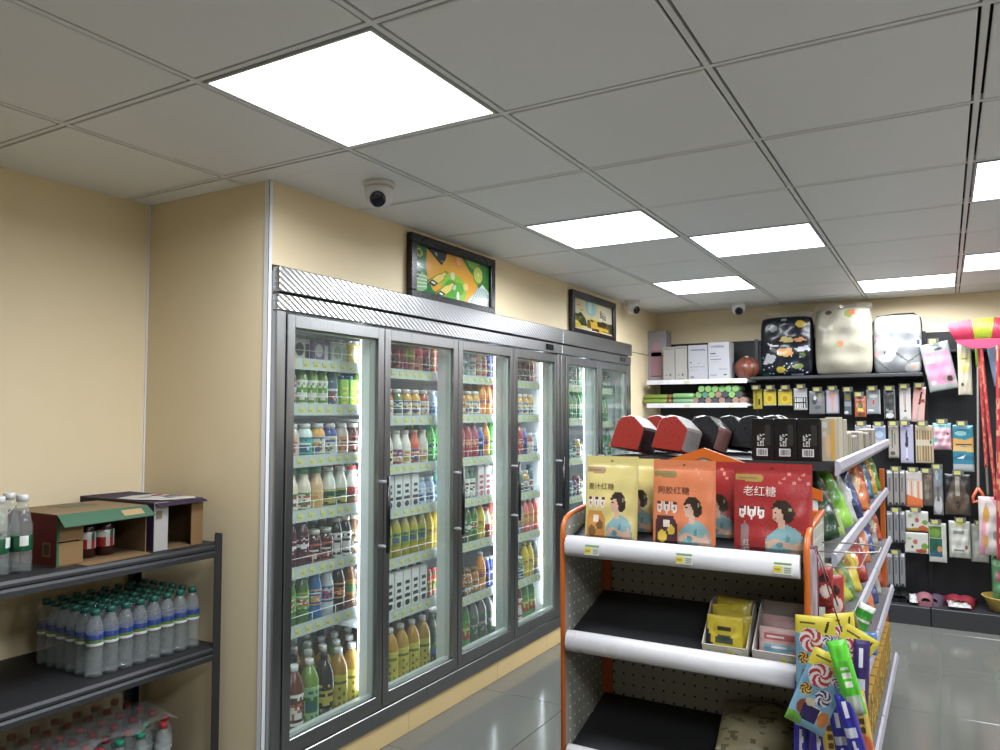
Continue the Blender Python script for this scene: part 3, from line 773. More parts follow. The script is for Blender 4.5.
# loose bottles at the edge of the top shelf
SP = [(-2.452, 1.305), (-2.455, 1.240), (-2.545, 1.315), (-2.545, 1.245), (-2.46, 1.175)]
LB = ['clear water bottle, white cap, green label, beside the red and kraft carton', 'clear water bottle, white cap, green label, second from the red carton',
      'clear water bottle, white cap, behind the one beside the red carton', 'clear bottle, green cap, behind the loose water bottles on rack',
      'clear water bottle, white cap, cut by the frame edge']
for q, (x, y) in enumerate(SP):
    k = ('loose', q == 3)
    if k not in _mesh:
        p = [(.026, 0), (.031, .005), (.031, .05), (.0295, .054), (.031, .058), (.031, .125), (.030, .14), (.018, .20), (.0125, .212), (.012, .216)]
        ms = [('body', G().lathe(p, '#ffffff', 16).mesh('body', 'clear_pet'))]
        g = G().lathe([(.0313, .066), (.0318, .067), (.0318, .082), (.0318, .098), (.0318, .112), (.0313, .113)], '#0f5a3a', 16, cf=lambda t, i: '#e6e9e6' if i in (2, 3) and int(t / 2 / PI * 16) in (0, 5, 15, 10) else None)
        ms.append(('label_sleeve', g.mesh('label_sleeve', 'gloss')))
        ms.append(('cap', G().lathe([(.0165, .214), (.0165, .232), (.0145, .235)], '#12a06a' if q == 3 else '#eceeee', 16).mesh('cap', 'plastic')))
        _mesh[k] = ms
    place('water_bottle', _mesh[k], LB[q], 'bottle', (x, y, RZ[0]), q * .8 - .2, 'loose water bottles on the top rack shelf')
# cartons lying open toward the aisle
KR = '#7f6546'
def carton(name, label, x0, x1, y0, y1, h, side, top, flapt, flapl, extra):
    """box open on its +x face; local origin at its base"""
    t = thing(name, label, 'carton', ((x0 + x1) / 2, (y0 + y1) / 2, RZ[0]))
    a, b_ = (x1 - x0) / 2, (y1 - y0) / 2; e = .004
    part('bottom_panel', G().box(-a, a, -b_, b_, 0, e, KR), 'card', t)
    part('back_panel', G().box(-a, -a + e, -b_, b_, e, h - e, KR), 'card', t)
    g = G().box(-a + e, a, -b_, -b_ + e, e, h - e, [KR, KR, side, KR, KR, KR])
    part('side_panel', g, 'card', t)
    part('side_panel', G().box(-a + e, a, b_ - e, b_, e, h - e, KR), 'card', t)
    part('top_panel', G().box(-a, a, -b_, b_, h - e, h, [KR, top, KR, KR, KR, KR]), 'card', t)
    extra(t, a, b_, h, flapt, flapl)
    return t
def ex1(t, a, b_, h, ft, fl):
    g = G().add([(a, -b_, h), (a, b_, h), (a + .045, b_ + .002, h - .03), (a + .045, -b_ - .002, h - .034), (a, -b_, h - .003), (a, b_, h - .003), (a + .045, b_ + .002, h - .033), (a + .045, -b_ - .002, h - .037)],
                [(0, 3, 2, 1), (4, 5, 6, 7), (3, 7, 6, 2), (0, 4, 7, 3), (1, 2, 6, 5)], [ft, KR, ft, ft, ft])
    f = part('top_flap', g, 'card', t)
    g = G().add([(a + .012, .05, h - .007), (a + .036, .05, h - .0235), (a + .036, .125, h - .0225), (a + .012, .125, h - .0065)], [(0, 1, 2, 3)], '#b89a6c')
    part('print', g, 'card', f)
    # side flaps folded outward
    for z0, z1 in ((.005, .075), (.08, .155)):
        g = G().box(a, a + .003, -b_ + .002, -b_ + .085, z0, z1, '#8f7048').box(a + .0005, a + .0034, -b_ + .0, -b_ + .008, z0, z1, '#2f6b4a')
        part('side_flap', g, 'card', t)
    g = G().add([(a, -b_ + .06, .003), (a + .05, -b_ + .075, -.0), (a + .045, b_ - .01, .002), (a, b_, .004)], [(0, 1, 2, 3)], '#8f7048').add([(a, -b_ + .06, .001), (a + .05, -b_ + .075, .0), (a + .045, b_ - .01, .0), (a, b_, .001)], [(3, 2, 1, 0)], '#8f7048')
    part('bottom_flap', g, 'card', t)
    g = G().word('泉', -a + .13, h - .052, .03, '#c98a5a', 1, -b_);part('lettering', g, 'card', t); g = G().word('饮', -a + .13, h - .085, .022, '#b8704a', 1, -b_); part('lettering', g, 'card', t); g = G()
    g.rect(a - .075, .03, a - .03, .075, '#a07a4a', 1, -b_).rect(a - .068, .036, a - .037, .069, '#5a4a34', 2, -b_)
    part('print', g, 'card', t)
    for q in range(3):
        g = G()
        g.tube([(-a + .06 + q * .03, -.06 + .06 * math.sin(k * .9 + q) * .3 + k * .018, h + .0006) for k in range(8)], .0012, '#5a7a5c', 4)
        part('print', g, 'card', t)
carton('water_carton', 'red and kraft drinks carton with torn green flap, lying open on rack', -2.70, -2.415, 1.392, 1.705, .165, '#7c2628', '#9a8160', '#4a7058', KR, ex1)
def ex2(t, a, b_, h, ft, fl):
    g = G().box(a, a + .003, -b_, -b_ + .055, .002, h - .002, '#b9b6b4').box(a + .001, a + .0036, -b_ + .006, -b_ + .03, h - .06, h - .03, '#8a7a66')
    part('side_flap', g, 'card', t)
    g = G().add([(a, -b_, h - .002), (a + .03, -b_, h - .012), (a + .03, b_, h - .010), (a, b_, h - .002)], [(0, 1, 2, 3)], '#3a2f4c').add([(a, -b_, h - .004), (a + .03, -b_, h - .014), (a + .03, b_, h - .012), (a, b_, h - .004)], [(3, 2, 1, 0)], KR)
    part('top_flap', g, 'card', t)
    g = G().box(a - .002, a + .003, b_ - .05, b_, .002, h - .012, '#8a6a44')
    part('side_flap', g, 'card', t)
    # torn white paper lying over the lid
    g = G(); rnd = random.Random(3)
    pts = [(-.09, -.10), (.02, -.098), (.06, -.07), (.11, -.06), (.135, -.03), (.13, .03), (.145, .06), (.10, .085), (.03, .07), (-.04, .09), (-.10, .06), (-.12, -.02)]
    g.add([(x + a - .13, y, h + .002 + .003 * rnd.random()) for x, y in pts], [tuple(range(len(pts)))], '#dcd9d6')
    for q in range(7):
        x, y = a - .13 + rnd.uniform(-.07, .08), rnd.uniform(-.06, .05)
        g.box(x, x + .012, y, y + rnd.uniform(.02, .05), h + .0055, h + .0062, '#b0605c' if q % 2 else '#8a8a90')
    part('paper_lining', g, 'paper', t)
carton('milk_carton_box', 'open cardboard box with purple lid and torn white paper, near rack post', -2.84, -2.40, 1.722, 1.925, .172, '#3b3050', '#4a4258', '#3a2f4c', KR, ex2)
for q, y in enumerate((1.775,)):
    g = G().box(-.05, .02, -.016, .016, .0, .135, '#1c2740').box(.0205, .0215, -.004, .004, .01, .13, '#7f9ac0').rect(-.01, .05, .012, .09, '#8f9aac', 1, -.016)
    solo('drink_carton', g, 'gloss', 'slim navy drink carton standing inside the purple-lidded cardboard box', 'carton', (-2.44, y, RZ[0] + .0045))
RB = ['left of the two red-labelled bottles inside the red and kraft carton', 'right of the two red-labelled bottles inside the red and kraft carton']
for q, y in enumerate((1.535, 1.60)):
    k = 'redlab'
    if k not in _mesh:
        p = [(.024, 0), (.029, .004), (.029, .09), (.024, .115), (.012, .135)]
        ms = [('body', G().lathe(p, '#3a1a14', 14).mesh('body', 'gloss'))]
        ms.append(('label_sleeve', G().lathe([(.0296, .03), (.0298, .031), (.0298, .062), (.0298, .085), (.0292, .086)], ['#b02024', '#b02024', '#dfe4dc', '#dfe4dc'], 14, cf=lambda t, i: '#1f6a4a' if i == 2 and int(t / 2 / PI * 14) in (0, 4, 9) else ('#e8d8d0' if i == 1 and int(t / 2 / PI * 14) in (1, 13, 6) else None)).mesh('label_sleeve', 'gloss')))
        ms.append(('cap', G().lathe([(.0145, .134), (.0145, .148), (.013, .15)], '#20201c', 12).mesh('cap', 'plastic')))
        _mesh[k] = ms
    place('soft_drink_bottle', _mesh[k], RB[q], 'bottle', (-2.49, y, RZ[0] + .0045), 0, 'bottles in the red carton')
# red- and green-capped bottles on the low shelf, under loose film
n = 0
for r in range(6):
    for k in range(8):
        y = 1.855 - k * .075; x = -2.42 - r * .075 - (k % 2) * .006
        if r == 0 and k == 0: x, y = -2.43, 1.80
        elif r == 0 and k == 1: continue
        capc = '#0f8f6c' if (r, k) in ((0, 2), (0, 3), (1, 1)) else '#b01c28'
        n += 1
        lb = 'clear bottle, %s cap, %s along, %s row back, lowest rack shelf' % ('green' if capc == '#0f8f6c' else 'red', ORD[k], ORD[r])
        water((x, y if y < 1.94 else 1.94, RZ[2]), capc, '#9aa4a4', '#8f9a9c', lb, 'bottles on the lowest rack shelf', 1.0 if r == 0 else .98)
g = G(); N = 14
vv = []
for i in range(N):
    for j in range(6):
        y = 1.35 + .49 * i / (N - 1); x = -2.40 - .09 * j
        vv.append((x, y, RZ[2] + .238 + .012 * math.sin(i * 1.3 + j * 2.1) + .006 * math.sin(i * 2.7 - j)))
g.add(vv, [(i * 6 + j, (i + 1) * 6 + j, (i + 1) * 6 + j + 1, i * 6 + j + 1) for i in range(N - 1) for j in range(5)], '#ffffff', True)
solo('plastic_film', g, 'clear_bag', 'crumpled clear shrink film over the red-capped bottles', 'film')
# ------------------------------------------------------------------ framed pictures over the fridges
def picture(label, y0, y1, z0, z1, paint):
    """local: x along the wall to the right, z up, faces -Y; turned to face the aisle"""
    W, H = y1 - y0, z1 - z0
    t = thing('framed_picture', label, 'picture', (XF + .003, y0, z0), PI / 2)
    b = .045; g = G()
    for q in ((0, W, 0, b), (0, W, H - b, H), (0, b, b, H - b), (W - b, W, b, H - b)):
        g.cbox(q[0], q[1], -.032, 0, q[2], q[3], '#14161c', b=.003)
    part('frame', g, 'lacquer', t)
    g = G(); w_, h = W - 2 * b, H - 2 * b
    S = lambda x, z: (b + x * w_, b + z * h)
    paint(g, S, w_, h)
    part('poster', g, 'gloss', t)
def lemonade(g, S, w_, h):
    yb = -.012
    P = lambda pts, c, l: g.flat([S(*p) for p in pts], c, l, yb)
    def E_(x, z, rx, rz, c, l, a=0, n=16): q = S(x, z); g.disc(q[0], q[1], rx * w_, rz * w_, c, l, yb, n, a)
    P([(0, 0), (1, 0), (1, 1), (0, 1)], '#e8a81e', 1)
    P([(0, 0), (.30, 0), (.22, .12), (.16, .33), (.14, .62), (.15, 1), (0, 1)], '#2a7a4a', 2)
    P([(.0, .55), (.13, .52), (.06, .57), (.09, .60), (0, .62)], '#cfe8d8', 3)
    P([(.0, .14), (.09, .45), (.16, .36), (.15, .1), (.08, 0), (0, .02)], '#8fc48a', 3)
    for k in range(4): P([(.0, .08 + k * .09), (.15, .13 + k * .07), (.15, .16 + k * .07), (0, .11 + k * .09)], '#d6ecd0', 4)
    P([(.15, .98), (.14, 1), (.40, 1), (.385, .86), (.335, .70)], '#33363c', 4)
    P([(.24, .93), (.27, .95), (.28, .85)], '#c8ccc4', 5); P([(.31, .78), (.35, .82), (.36, .77)], '#8a8f94', 5)
    P([(.62, .98), (.70, .78), (.80, .62), (.84, .42), (.90, .30), (1, .24), (1, 1), (.62, 1)], '#3c8a3e', 3)
    P([(.66, 1), (.72, .86), (.80, .80), (.86, 1)], '#7fb83a', 4)
    E_(.56, .93, .055, .055, '#f08a3a', 4); E_(.565, .93, .04, .04, '#f6b06a', 5)
    E_(.835, .72, .075, .075, '#6fae2a', 5); E_(.835, .72, .062, .062, '#d8e46a', 6); E_(.835, .72, .01, .01, '#f2f4c8', 7)
    for k in range(8):
        a = k * PI / 4 + .2; q0 = S(.835, .72); g.flat([(q0[0] + .01 * math.cos(a), q0[1] + .01 * math.sin(a)), (q0[0] + .038 * math.cos(a - .12), q0[1] + .038 * math.sin(a - .12)), (q0[0] + .038 * math.cos(a + .12), q0[1] + .038 * math.sin(a + .12))], '#b8cc3a', 7, yb)
    E_(.50, .22, .17, .12, '#8cc63a', 3); E_(.47, .17, .11, .09, '#4fa82e', 4); E_(.56, .27, .07, .05, '#5fb035', 5)
    E_(.49, .30, .035, .028, '#bcd8d0', 6); E_(.66, .36, .035, .028, '#f0cf7a', 4); E_(.48, .53, .03, .03, '#dfe0b0', 4); E_(.55, .10, .02, .035, '#e6f0da', 6)
    # two bottles
    for (bx, bz, c) in ((.20, .22, '#e4d06a'), (.30, .02, '#e6d672')):
        ax = Vector((.21, .36)).normalized()
        def T(p, q): return (bx + (ax.x * p - ax.y * q * .8), bz + (ax.y * p * 1.05 + ax.x * q))
        P([T(-.01, -.068), T(.24, -.068), T(.31, -.036), T(.41, -.033), T(.41, .033), T(.31, .036), T(.24, .068), T(-.01, .068)], '#8a8a2c', 6.5)
        P([T(0, -.055), T(.24, -.055), T(.30, -.025), T(.40, -.022), T(.40, .022), T(.30, .025), T(.24, .055), T(0, .055)], c, 7)
        P([T(.0, -.05), T(.10, -.05), T(.10, .05), T(.0, .05)], '#2e3a34', 8); P([T(.03, -.03), T(.07, -.03), T(.07, .03), T(.03, .03)], '#e4e0d0', 9)
        P([T(.36, -.026), T(.41, -.026), T(.41, .026), T(.36, .026)], '#7f9a2c', 8)
        P([T(.0, .05), T(.30, .028), T(.30, .05), T(.02, .085)], '#4f8a2e', 6)
    # checked napkin
    P([(.70, .08), (.90, .52), (1, .36), (1, .02), (.92, 0), (.68, 0)], '#e2ece8', 6)
    for k in range(7):
        t = k / 7
        P([(.70 + .2 * t, .08 + .44 * t), (.725 + .2 * t, .06 + .44 * t), (1, .06 + .3 * t * .9), (1, .03 + .3 * t * .9)], '#7fa8a6', 7)
        P([(.72 + .28 * t, .02), (.74 + .28 * t, .02), (.84 + .16 * t, .42), (.825 + .16 * t, .42)], '#a8c4c0', 8)
    P([(.78, .0), (.97, .03), (1, .22), (.80, .16)], '#e4e2dc', 9)
    q = S(.055, .84); g.disc(q[0], q[1], .022, .022, '#c8c43a', 4, yb); g.disc(q[0], q[1], .014, .014, '#2a7a4a', 5, yb)
    P([(.075, .80), (.095, .88), (.10, .80), (.06, .72)], '#c8c43a', 5)
def landscape(g, S, w_, h):
    yb = -.012
    P = lambda pts, c, l: g.flat([S(*p) for p in pts], c, l, yb)
    P([(0, 0), (1, 0), (1, 1), (0, 1)], '#d8cc9c', 1)
    P([(.28, 1), (.55, 1), (.58, .62), (.46, .50), (.32, .60)], '#9fc8c4', 2); P([(.36, .98), (.46, .98), (.44, .62), (.38, .64)], '#c8dcd0', 3)
    P([(.62, .98), (1, .95), (1, .42), (.66, .45)], '#e4dcc0', 2)
    P([(0, .52), (.10, .50), (.18, .58), (.30, .40), (.34, .16), (0, .12)], '#3c4a2c', 4)
    P([(.02, .44), (.14, .42), (.22, .46), (.18, .30), (.04, .28)], '#6a6a34', 5)
    P([(.34, .38), (1, .40), (1, .06), (.34, .12)], '#6e5a30', 3)
    P([(.60, .40), (.86, .42), (.84, .26), (.62, .25)], '#3f3222', 5)
    P([(.40, .42), (.58, .42), (.60, .22), (.90, .20), (.90, .10), (.72, .12), (.72, .02), (.66, .02), (.64, .14), (.44, .12)], '#d8b02c', 6)
    P([(.46, .13), (.64, .14), (.64, .03), (.46, .04)], '#5a3020', 7); P([(.42, .42), (.50, .40), (.50, .34), (.42, .35)], '#6a4a24', 7)
    P([(.03, .22), (.10, .30), (.16, .20), (.22, .08), (.04, .05)], '#e0c22e', 7); P([(.04, .20), (.06, .30), (.08, .20)], '#f0ead0', 8)
    P([(.88, .40), (1, .42), (1, .06), (.86, .08)], '#4a4c30', 4)
    P([(0, .05), (.25, .03), (.5, .05), (.75, .0), (1, .03), (1, 0), (0, 0)], '#e8e6dc', 8)
    q = S(.66, .56); g.word('Bijia', q[0], q[1], .075, '#2c2a26', 5, yb, -.12); g.rect(q[0] + .03, q[1] - .035, q[0] + .10, q[1] - .028, '#5a564c', 5, yb)
    q = S(.10, .78); g.rect(q[0], q[1], q[0] + .05, q[1] + .006, '#8a7a58', 5, yb); g.rect(q[0] + .04, q[1] - .03, q[0] + .1, q[1] - .024, '#8a7a58', 5, yb)
picture('framed picture of yellow lemonade bottles, limes and checked napkin above fridge', 2.86, 3.635, 1.985 + .003, 2.305, lemonade)
picture('framed sunlit landscape picture with script lettering above the far fridge', 4.655, 5.44, 1.985 + .003, 2.29, landscape)
# ------------------------------------------------------------------ soft shapes
def inpoly(x, y, pts):
    r = False; n = len(pts); j = n - 1
    for i in range(n):
        xi, yi = pts[i]; xj, yj = pts[j]
        if (yi > y) != (yj > y) and x < (xj - xi) * (y - yi) / (yj - yi) + xi: r = not r
        j = i
    return r
def shapes(base, lst):
    """colour function over the unit square: ('e', x, z, rx, rz, c), ('r', x0, z0, x1, z1, c), ('p', pts, c)"""
    def f(u, v):
        c = base
        for s in lst:
            if s[0] == 'e':
                if ((u - s[1]) / s[3]) ** 2 + ((v - s[2]) / s[4]) ** 2 < 1: c = s[5]
            elif s[0] == 'r':
                if s[1] <= u <= s[3] and s[2] <= v <= s[4]: c = s[5]
            elif inpoly(u, v, s[1]): c = s[2]
        return c
    return f
def pillow(w_, h, t, nu=14, nv=18, cf=None, base='#cccccc', seed=1, wr=.1, thick=None, back=None, seam=.05, px=.55, edge=None, rnd_c=0.0):
    """soft bag standing on z=0, front facing -Y, bulging both ways"""
    rnd = random.Random(seed); ph = [rnd.uniform(0, 6) for _ in range(6)]
    thick = thick or (lambda u, v: (max(0, 1 - abs(2 * u - 1) ** 2.6)) ** px * (max(0, 1 - abs(2 * v - 1) ** 3.2)) ** px)
    g = G()
    def disp(u, v):
        d = thick(u, v) * t / 2
        return d * (1 + wr * (math.sin(9 * u + 7 * v + ph[0]) + .7 * math.sin(17 * u - 11 * v + ph[1]) + .6 * math.sin(23 * v + ph[2])) * .5) + .0008
    g.disp = disp
    for sgn in (-1, 1):
        vs_ = []
        for j in range(nv + 1):
            for i in range(nu + 1):
                u, v = i / nu, j / nv
                x = (u - .5) * w_; z = v * h
                if edge: x += edge(u, v) * w_
                if rnd_c: x *= 1 - rnd_c * abs(2 * v - 1) ** 5; z = h * (.5 + (v - .5) * (1 - rnd_c * abs(2 * u - 1) ** 5))
                vs_.append((x, sgn * disp(u, v), z))
        fs, cs = [], []
        for j in range(nv):
            for i in range(nu):
                q = (j * (nu + 1) + i, j * (nu + 1) + i + 1, (j + 1) * (nu + 1) + i + 1, (j + 1) * (nu + 1) + i)
                fs.append(q if sgn < 0 else tuple(reversed(q)))
                u, v = (i + .5) / nu, (j + .5) / nv
                cs.append((cf(u, v) if cf else base) if sgn < 0 or back is None else back)
        g.add(vs_, fs, cs, True)
    return g
# ------------------------------------------------------------------ shelving end unit
EX0, EX1, EY0, EY1 = -.955, -.300, 2.0, 2.30
EC = thing('end_shelf_unit', 'orange-framed end shelf with white price rails facing the camera', 'shelf unit')
def bent(x):
    return [(x, EY0, .0), (x, EY0, 1.10), (x, EY0 + .006, 1.128), (x, EY0 + .022, 1.146), (x, EY0 + .05, 1.156), (x, EY0 + .11, 1.163), (x, EY1 - .005, 1.178)]
for x in (EX0, EX1):
    part('frame_tube', G().tube(bent(x), .0075, '#d46a1c', 10), 'orange_paint', EC)
    o = G().prism([(EY0 + .008, .06), (EY1 - .008, .06), (EY1 - .008, 1.170), (EY0 + .11, 1.157), (EY0 + .05, 1.150), (EY0 + .02, 1.138), (EY0 + .008, 1.11)], x - .0025, x + .0025, 'x')
    part('side_panel', o, 'peg_side', EC)
    sx = .004 if x == EX0 else -.004; part('upright', G().cbox(min(x + sx, x + sx * 8), max(x + sx, x + sx * 8), EY1 - .022, EY1 - .004, 0, 1.18, b=.002), 'orange_paint', EC)
xm = (EX0 + EX1) / 2
part('back_panel', G().box(EX0 + .012, EX1 - .012, EY1 - .004, EY1, .05, 1.10), 'peg_grey', EC)
part('header_panel', G().prism([(EX0 + .012, 1.10), (EX1 - .012, 1.10), (EX1 - .012, 1.215), (xm, 1.325), (EX0 + .012, 1.215)], EY1 - .004, EY1, 'y', '#d9d9d6'), 'plastic', EC)
g = G()
g.prism([(EX0, 1.205), (xm, 1.318), (xm, 1.346), (EX0, 1.233)], EY1 - .009, EY1 + .005, 'y').prism([(EX1, 1.205), (EX1, 1.233), (xm, 1.346), (xm, 1.318)], EY1 - .009, EY1 + .005, 'y')
part('gable_trim', g, 'orange_paint', EC)
EZ = (1.082, .816, .50, .15)
SL = .085 / .30                        # the shelves slope up toward the back
def shz(k, y): return EZ[k] + (y - EY0) * SL
tagset = {0: (.055, .315, .560), 1: (), 2: (), 3: ()}
for k, z in enumerate(EZ):
    y0 = EY0 - .004; y1 = EY1 - .023
    g = G().prism([(y0 + .014, shz(k, y0) - .016), (y1, shz(k, y1) - .016), (y1, shz(k, y1)), (y0 + .014, shz(k, y0 + .014))], EX0 + .012, EX1 - .012, 'x')
    s = part('shelf', g, 'shelf_black', EC)
    pr = [(y0 + .014, z - .036), (y0 + .004, z - .038), (y0 - .004, z - .034), (y0 - .009, z - .026), (y0 - .011, z - .016), (y0 - .011, z - .006), (y0 - .009, z + .004), (y0 - .004, z + .012), (y0 + .004, z + .018), (y0 + .012, z + .020), (y0 + .014, z + .014)]
    g = G().prism(pr, EX0 + .0125, EX1 - .015, 'x'); g.s = [False, False] + [True] * len(pr)
    part('price_rail', g, 'rail_white', s)
    for q in tagset[k]:
        g = G().rect(0, 0, .044, .028, '#dfe6d2').rect(0, .003, .021, .018, '#e2d23c', 2).rect(.002, .022, .042, .0265, '#7fae6c', 2)
        for i in range(3): g.rect(.025, .003 + i * .005, .041, .006 + i * .005, '#9aa09a', 2)
        g.rect(.003, .008, .016, .013, '#b09a1c', 3)
        g.rot('X', -6).mv(EX0 + .02 + q, y0 - .0125, z - .026)
        part('price_tag', g, 'paper', s)
# pouches on its top shelf
HAIR, SKIN, QIP, QIPD = '#33271f', '#cfa78f', '#7fa9ad', '#5f8a90'
def lady(ox, oz, s):
    def P(pts): return [(ox + a * s, oz + b * s) for a, b in pts]
    return [('p', P([(.02, 0), (.03, .18), (.12, .26), (.20, .32), (.30, .36), (.46, .30), (.55, .20), (.58, 0)]), QIP),
            ('p', P([(.20, .30), (.30, .30), (.30, .44), (.20, .42)]), SKIN),
            ('p', P([(.05, .02), (.14, .10), (.40, .04), (.44, .10), (.16, .18), (.02, .12)]), SKIN),
            ('p', P([(.36, 0), (.44, .12), (.50, .18), (.56, .06), (.56, 0)]), SKIN),
            ('e', ox + .2 * s, oz + .49 * s, .095 * s, .11 * s, SKIN),
            ('p', P([(.10, .55), (.11, .60), (.16, .65), (.24, .67), (.32, .65), (.39, .59), (.43, .51), (.42, .43), (.37, .385), (.31, .385), (.27, .42), (.26, .48), (.23, .54), (.17, .575), (.13, .54)]), HAIR),
            ('e', ox + .36 * s, oz + .55 * s, .022 * s, .022 * s, '#9a9064'),
            ('r', ox + .15 * s, oz + .50 * s, ox + .155 * s, oz + .505 * s, HAIR),
            ('r', ox + .135 * s, oz + .42 * s, ox + .16 * s, oz + .435 * s, '#a8322c'),
            ('r', ox + .13 * s, oz + .505 * s, ox + .165 * s, oz + .515 * s, HAIR),
            ('e', ox + .22 * s, oz + .10 * s, .05 * s, .04 * s, QIPD), ('e', ox + .33 * s, oz + .18 * s, .03 * s, .05 * s, QIPD)]
def pouch(label, cx, cy, vt, w_, h, base, dark, plate, words, extra, wc, rz=0.0, tilt=4, seed=1, lady_at=(.44, .0, .86)):
    lst = [('r', 0, .885, 1, .90, dark), ('e', .5, .945, .018, .012, '#3a2a22'),
           ('p', [(.02, .80), (.36, .78), (.40, .82), (.36, .87), (.02, .875)], plate), ('r', .06, .82, .30, .835, '#8a6a4a')]
    lst += extra
    lst += [('r', .08 + .125 * k, .40, .17 + .125 * k, .50, '#e8ded6') for k in range(3)] + [('r', .09 + .125 * k, .47, .16 + .125 * k, .495, '#5a2c2a') for k in range(3)] + \
           [('p', [(.08 + .125 * k, .40), (.17 + .125 * k, .40), (.125 + .125 * k, .355)], '#e8ded6') for k in range(3)] + [('e', .125 + .125 * k, .425, .02, .02, '#9a6a5c') for k in range(3)]
    lst += [('r', .10, .545, .40, .552, wc)]
    lst += lady(*lady_at)
    zp = shz(0, cy - .012) + .003; uc = 612 + (cx + .82) * 340
    h = on_y(uc, vt, cy + .02).z - zp
    t = thing('snack_pouch', label, 'pouch', (cx, cy, zp), rz, 'upright snack pouches on the end shelf')
    th = lambda u, v: (max(0, 1 - abs(2 * u - 1) ** 3)) ** .5 * (max(0, 1 - v * 1.12)) ** .6 * (1 if v > .02 else .8)
    T_ = .055
    g = pillow(w_, h, T_, 46, 60, shapes(base, lst), base, seed, .16, th, base)
    dsp = g.disp
    g.rot('X', -tilt).mv(0, .012, 0)
    part('bag', g, 'foil', t)
    for (tx, u, v, sz, vert) in words:
        g = G().word(tx, (u - .5) * w_, v * h, sz, wc, 1, 0, vert=vert)
        g.v = [(p[0], -dsp(p[0] / w_ + .5, p[2] / h) - .0012, p[2]) for p in g.v]
        g.rot('X', -tilt).mv(0, .012, 0)
        part('lettering', g, 'paper', t)
    return t
def at_y(u, v, y): return on_y(u, v, y)
ZR = EZ[0]
YEL, ORA, RED = '#d9c87c', '#d97a48', '#a01c1e'
fl = [('e', .7 + .02 * k, .90 - .03 * k, .03, .02, '#d98a6a') for k in range(0, 6, 2)]
def sugar(c1, c2): return [('p', [(.06, 0), (.06, .26), (.10, .33), (.36, .33), (.44, .24), (.44, 0)], c1), ('e', .18, .09, .08, .07, c2), ('e', .33, .17, .06, .06, c2), ('r', .2, .2, .30, .28, '#e8dcc8')]
a, b_ = at_y(587, 535, 2.06), at_y(638, 540, 2.06)
wy = b_.x - a.x
pouch('pale yellow snack pouch with seated lady print, at the end of the shelf', (a.x + b_.x) / 2, 2.04, 456, wy, .215, YEL, '#c8b468', '#a88a62', [('姜汁红糖', .07, .60, .0195, False)], sugar('#c98a3a', '#7a5a34'), '#6a5230', .05, 5, 1)
pouch('pale yellow snack pouch standing behind the front yellow pouch', (a.x + b_.x) / 2 + .042, 2.105, 458, wy, .213, YEL, '#c8b468', '#a88a62', [('姜汁红糖', .07, .60, .0195, False)], sugar('#c98a3a', '#7a5a34'), '#6a5230', .05, 5, 2)
a, b_ = at_y(654, 545, 2.06), at_y(716, 550, 2.06)
wo = b_.x - a.x
pouch('orange snack pouch with lady print in the middle of the shelf', (a.x + b_.x) / 2, 2.045, 460, wo, .212, ORA, '#c86a3c', '#8a7a3c', [('阿胶红糖', .09, .60, .022, False)], sugar('#4f2c34', '#d8b83a') + fl, '#4a2018', .04, 4, 3)
pouch('red snack pouch half hidden behind the orange pouch', (a.x + b_.x) / 2 + .052, 2.11, 461, wo * 1.02, .216, RED, '#8c1618', '#a8893a', [('老红糖', .09, .62, .026, False)], sugar('#7a2a2c', '#c8b0a0') + fl, '#e8c8b8', .04, 4, 4)
a, b_ = at_y(734, 550, 2.06), at_y(813, 556, 2.06)
wr_ = b_.x - a.x
pouch('large glossy red snack pouch with lady print by the right-hand post', (a.x + b_.x) / 2, 2.05, 463, wr_, .228, RED, '#8c1618', '#a8893a', [('老红糖', .13, .63, .028, False), ('红糖', .14, .06, .018, True)], [('p', [(.10, 0), (.10, .26), (.16, .33), (.22, .26), (.22, 0)], '#9a7a7c')] + [('e', .60 + .06 * k, .78 + .05 * (k % 3), .022, .018, '#c87a6a') for k in range(7)], '#e8d0c4', 0, 4, 5, (.42, 0, .88))
# small cartons on the second shelf
def tray(label, x, y, z, w_, d, h, wall, inn, rz, fill, cat='display box', tagd=True):
    t = thing('display_tray', label, cat, (x, y, shz(1, y) + .0035), rot=(math.atan(SL), 0, rz))
    e = .003
    part('bottom_panel', G().box(-w_ / 2, w_ / 2, -d / 2, d / 2, 0, e, inn), 'card', t)
    part('back_panel', G().box(-w_ / 2, w_ / 2, d / 2 - e, d / 2, e, h, inn), 'card', t)
    for s in (-1, 1):
        part('side_panel', G().prism([(-d / 2, e), (d / 2 - e, e), (d / 2 - e, h), (d / 2 - .03, h), (-d / 2, h * .35)], s * w_ / 2 - (e if s > 0 else 0), s * w_ / 2 + (0 if s > 0 else e), 'x', inn), 'card', t)
    part('front_panel', G().box(-w_ / 2 + e, w_ / 2 - e, -d / 2, -d / 2 + e, e, h * .34, wall), 'card', t)
    if tagd:
        g = G().rect(0, 0, .036, .026, '#dcdcc4').rect(.002, .002, .016, .016, '#e6d63a', 2).rect(.019, .003, .034, .006, '#8a8a80', 2).rect(.019, .01, .034, .013, '#8a8a80', 2).rect(.004, .006, .012, .010, '#c09a1c', 3)
        g.rot('Y', 10).mv(-.005 + tagd * .01, -d / 2 - .001, .005)
        part('price_tag', g, 'paper', t)
    return t
z2 = EZ[1]
a, b_ = at_y(705, 655, 2.03), at_y(750, 664, 2.03)
xc = (a.x + b_.x) / 2; w1 = b_.x - a.x
tray('open cream display box of yellow sachets on the second shelf', xc - .004, 2.09, z2, w1, .15, .085, '#cfc9b4', '#c9c2b0', .02, None)
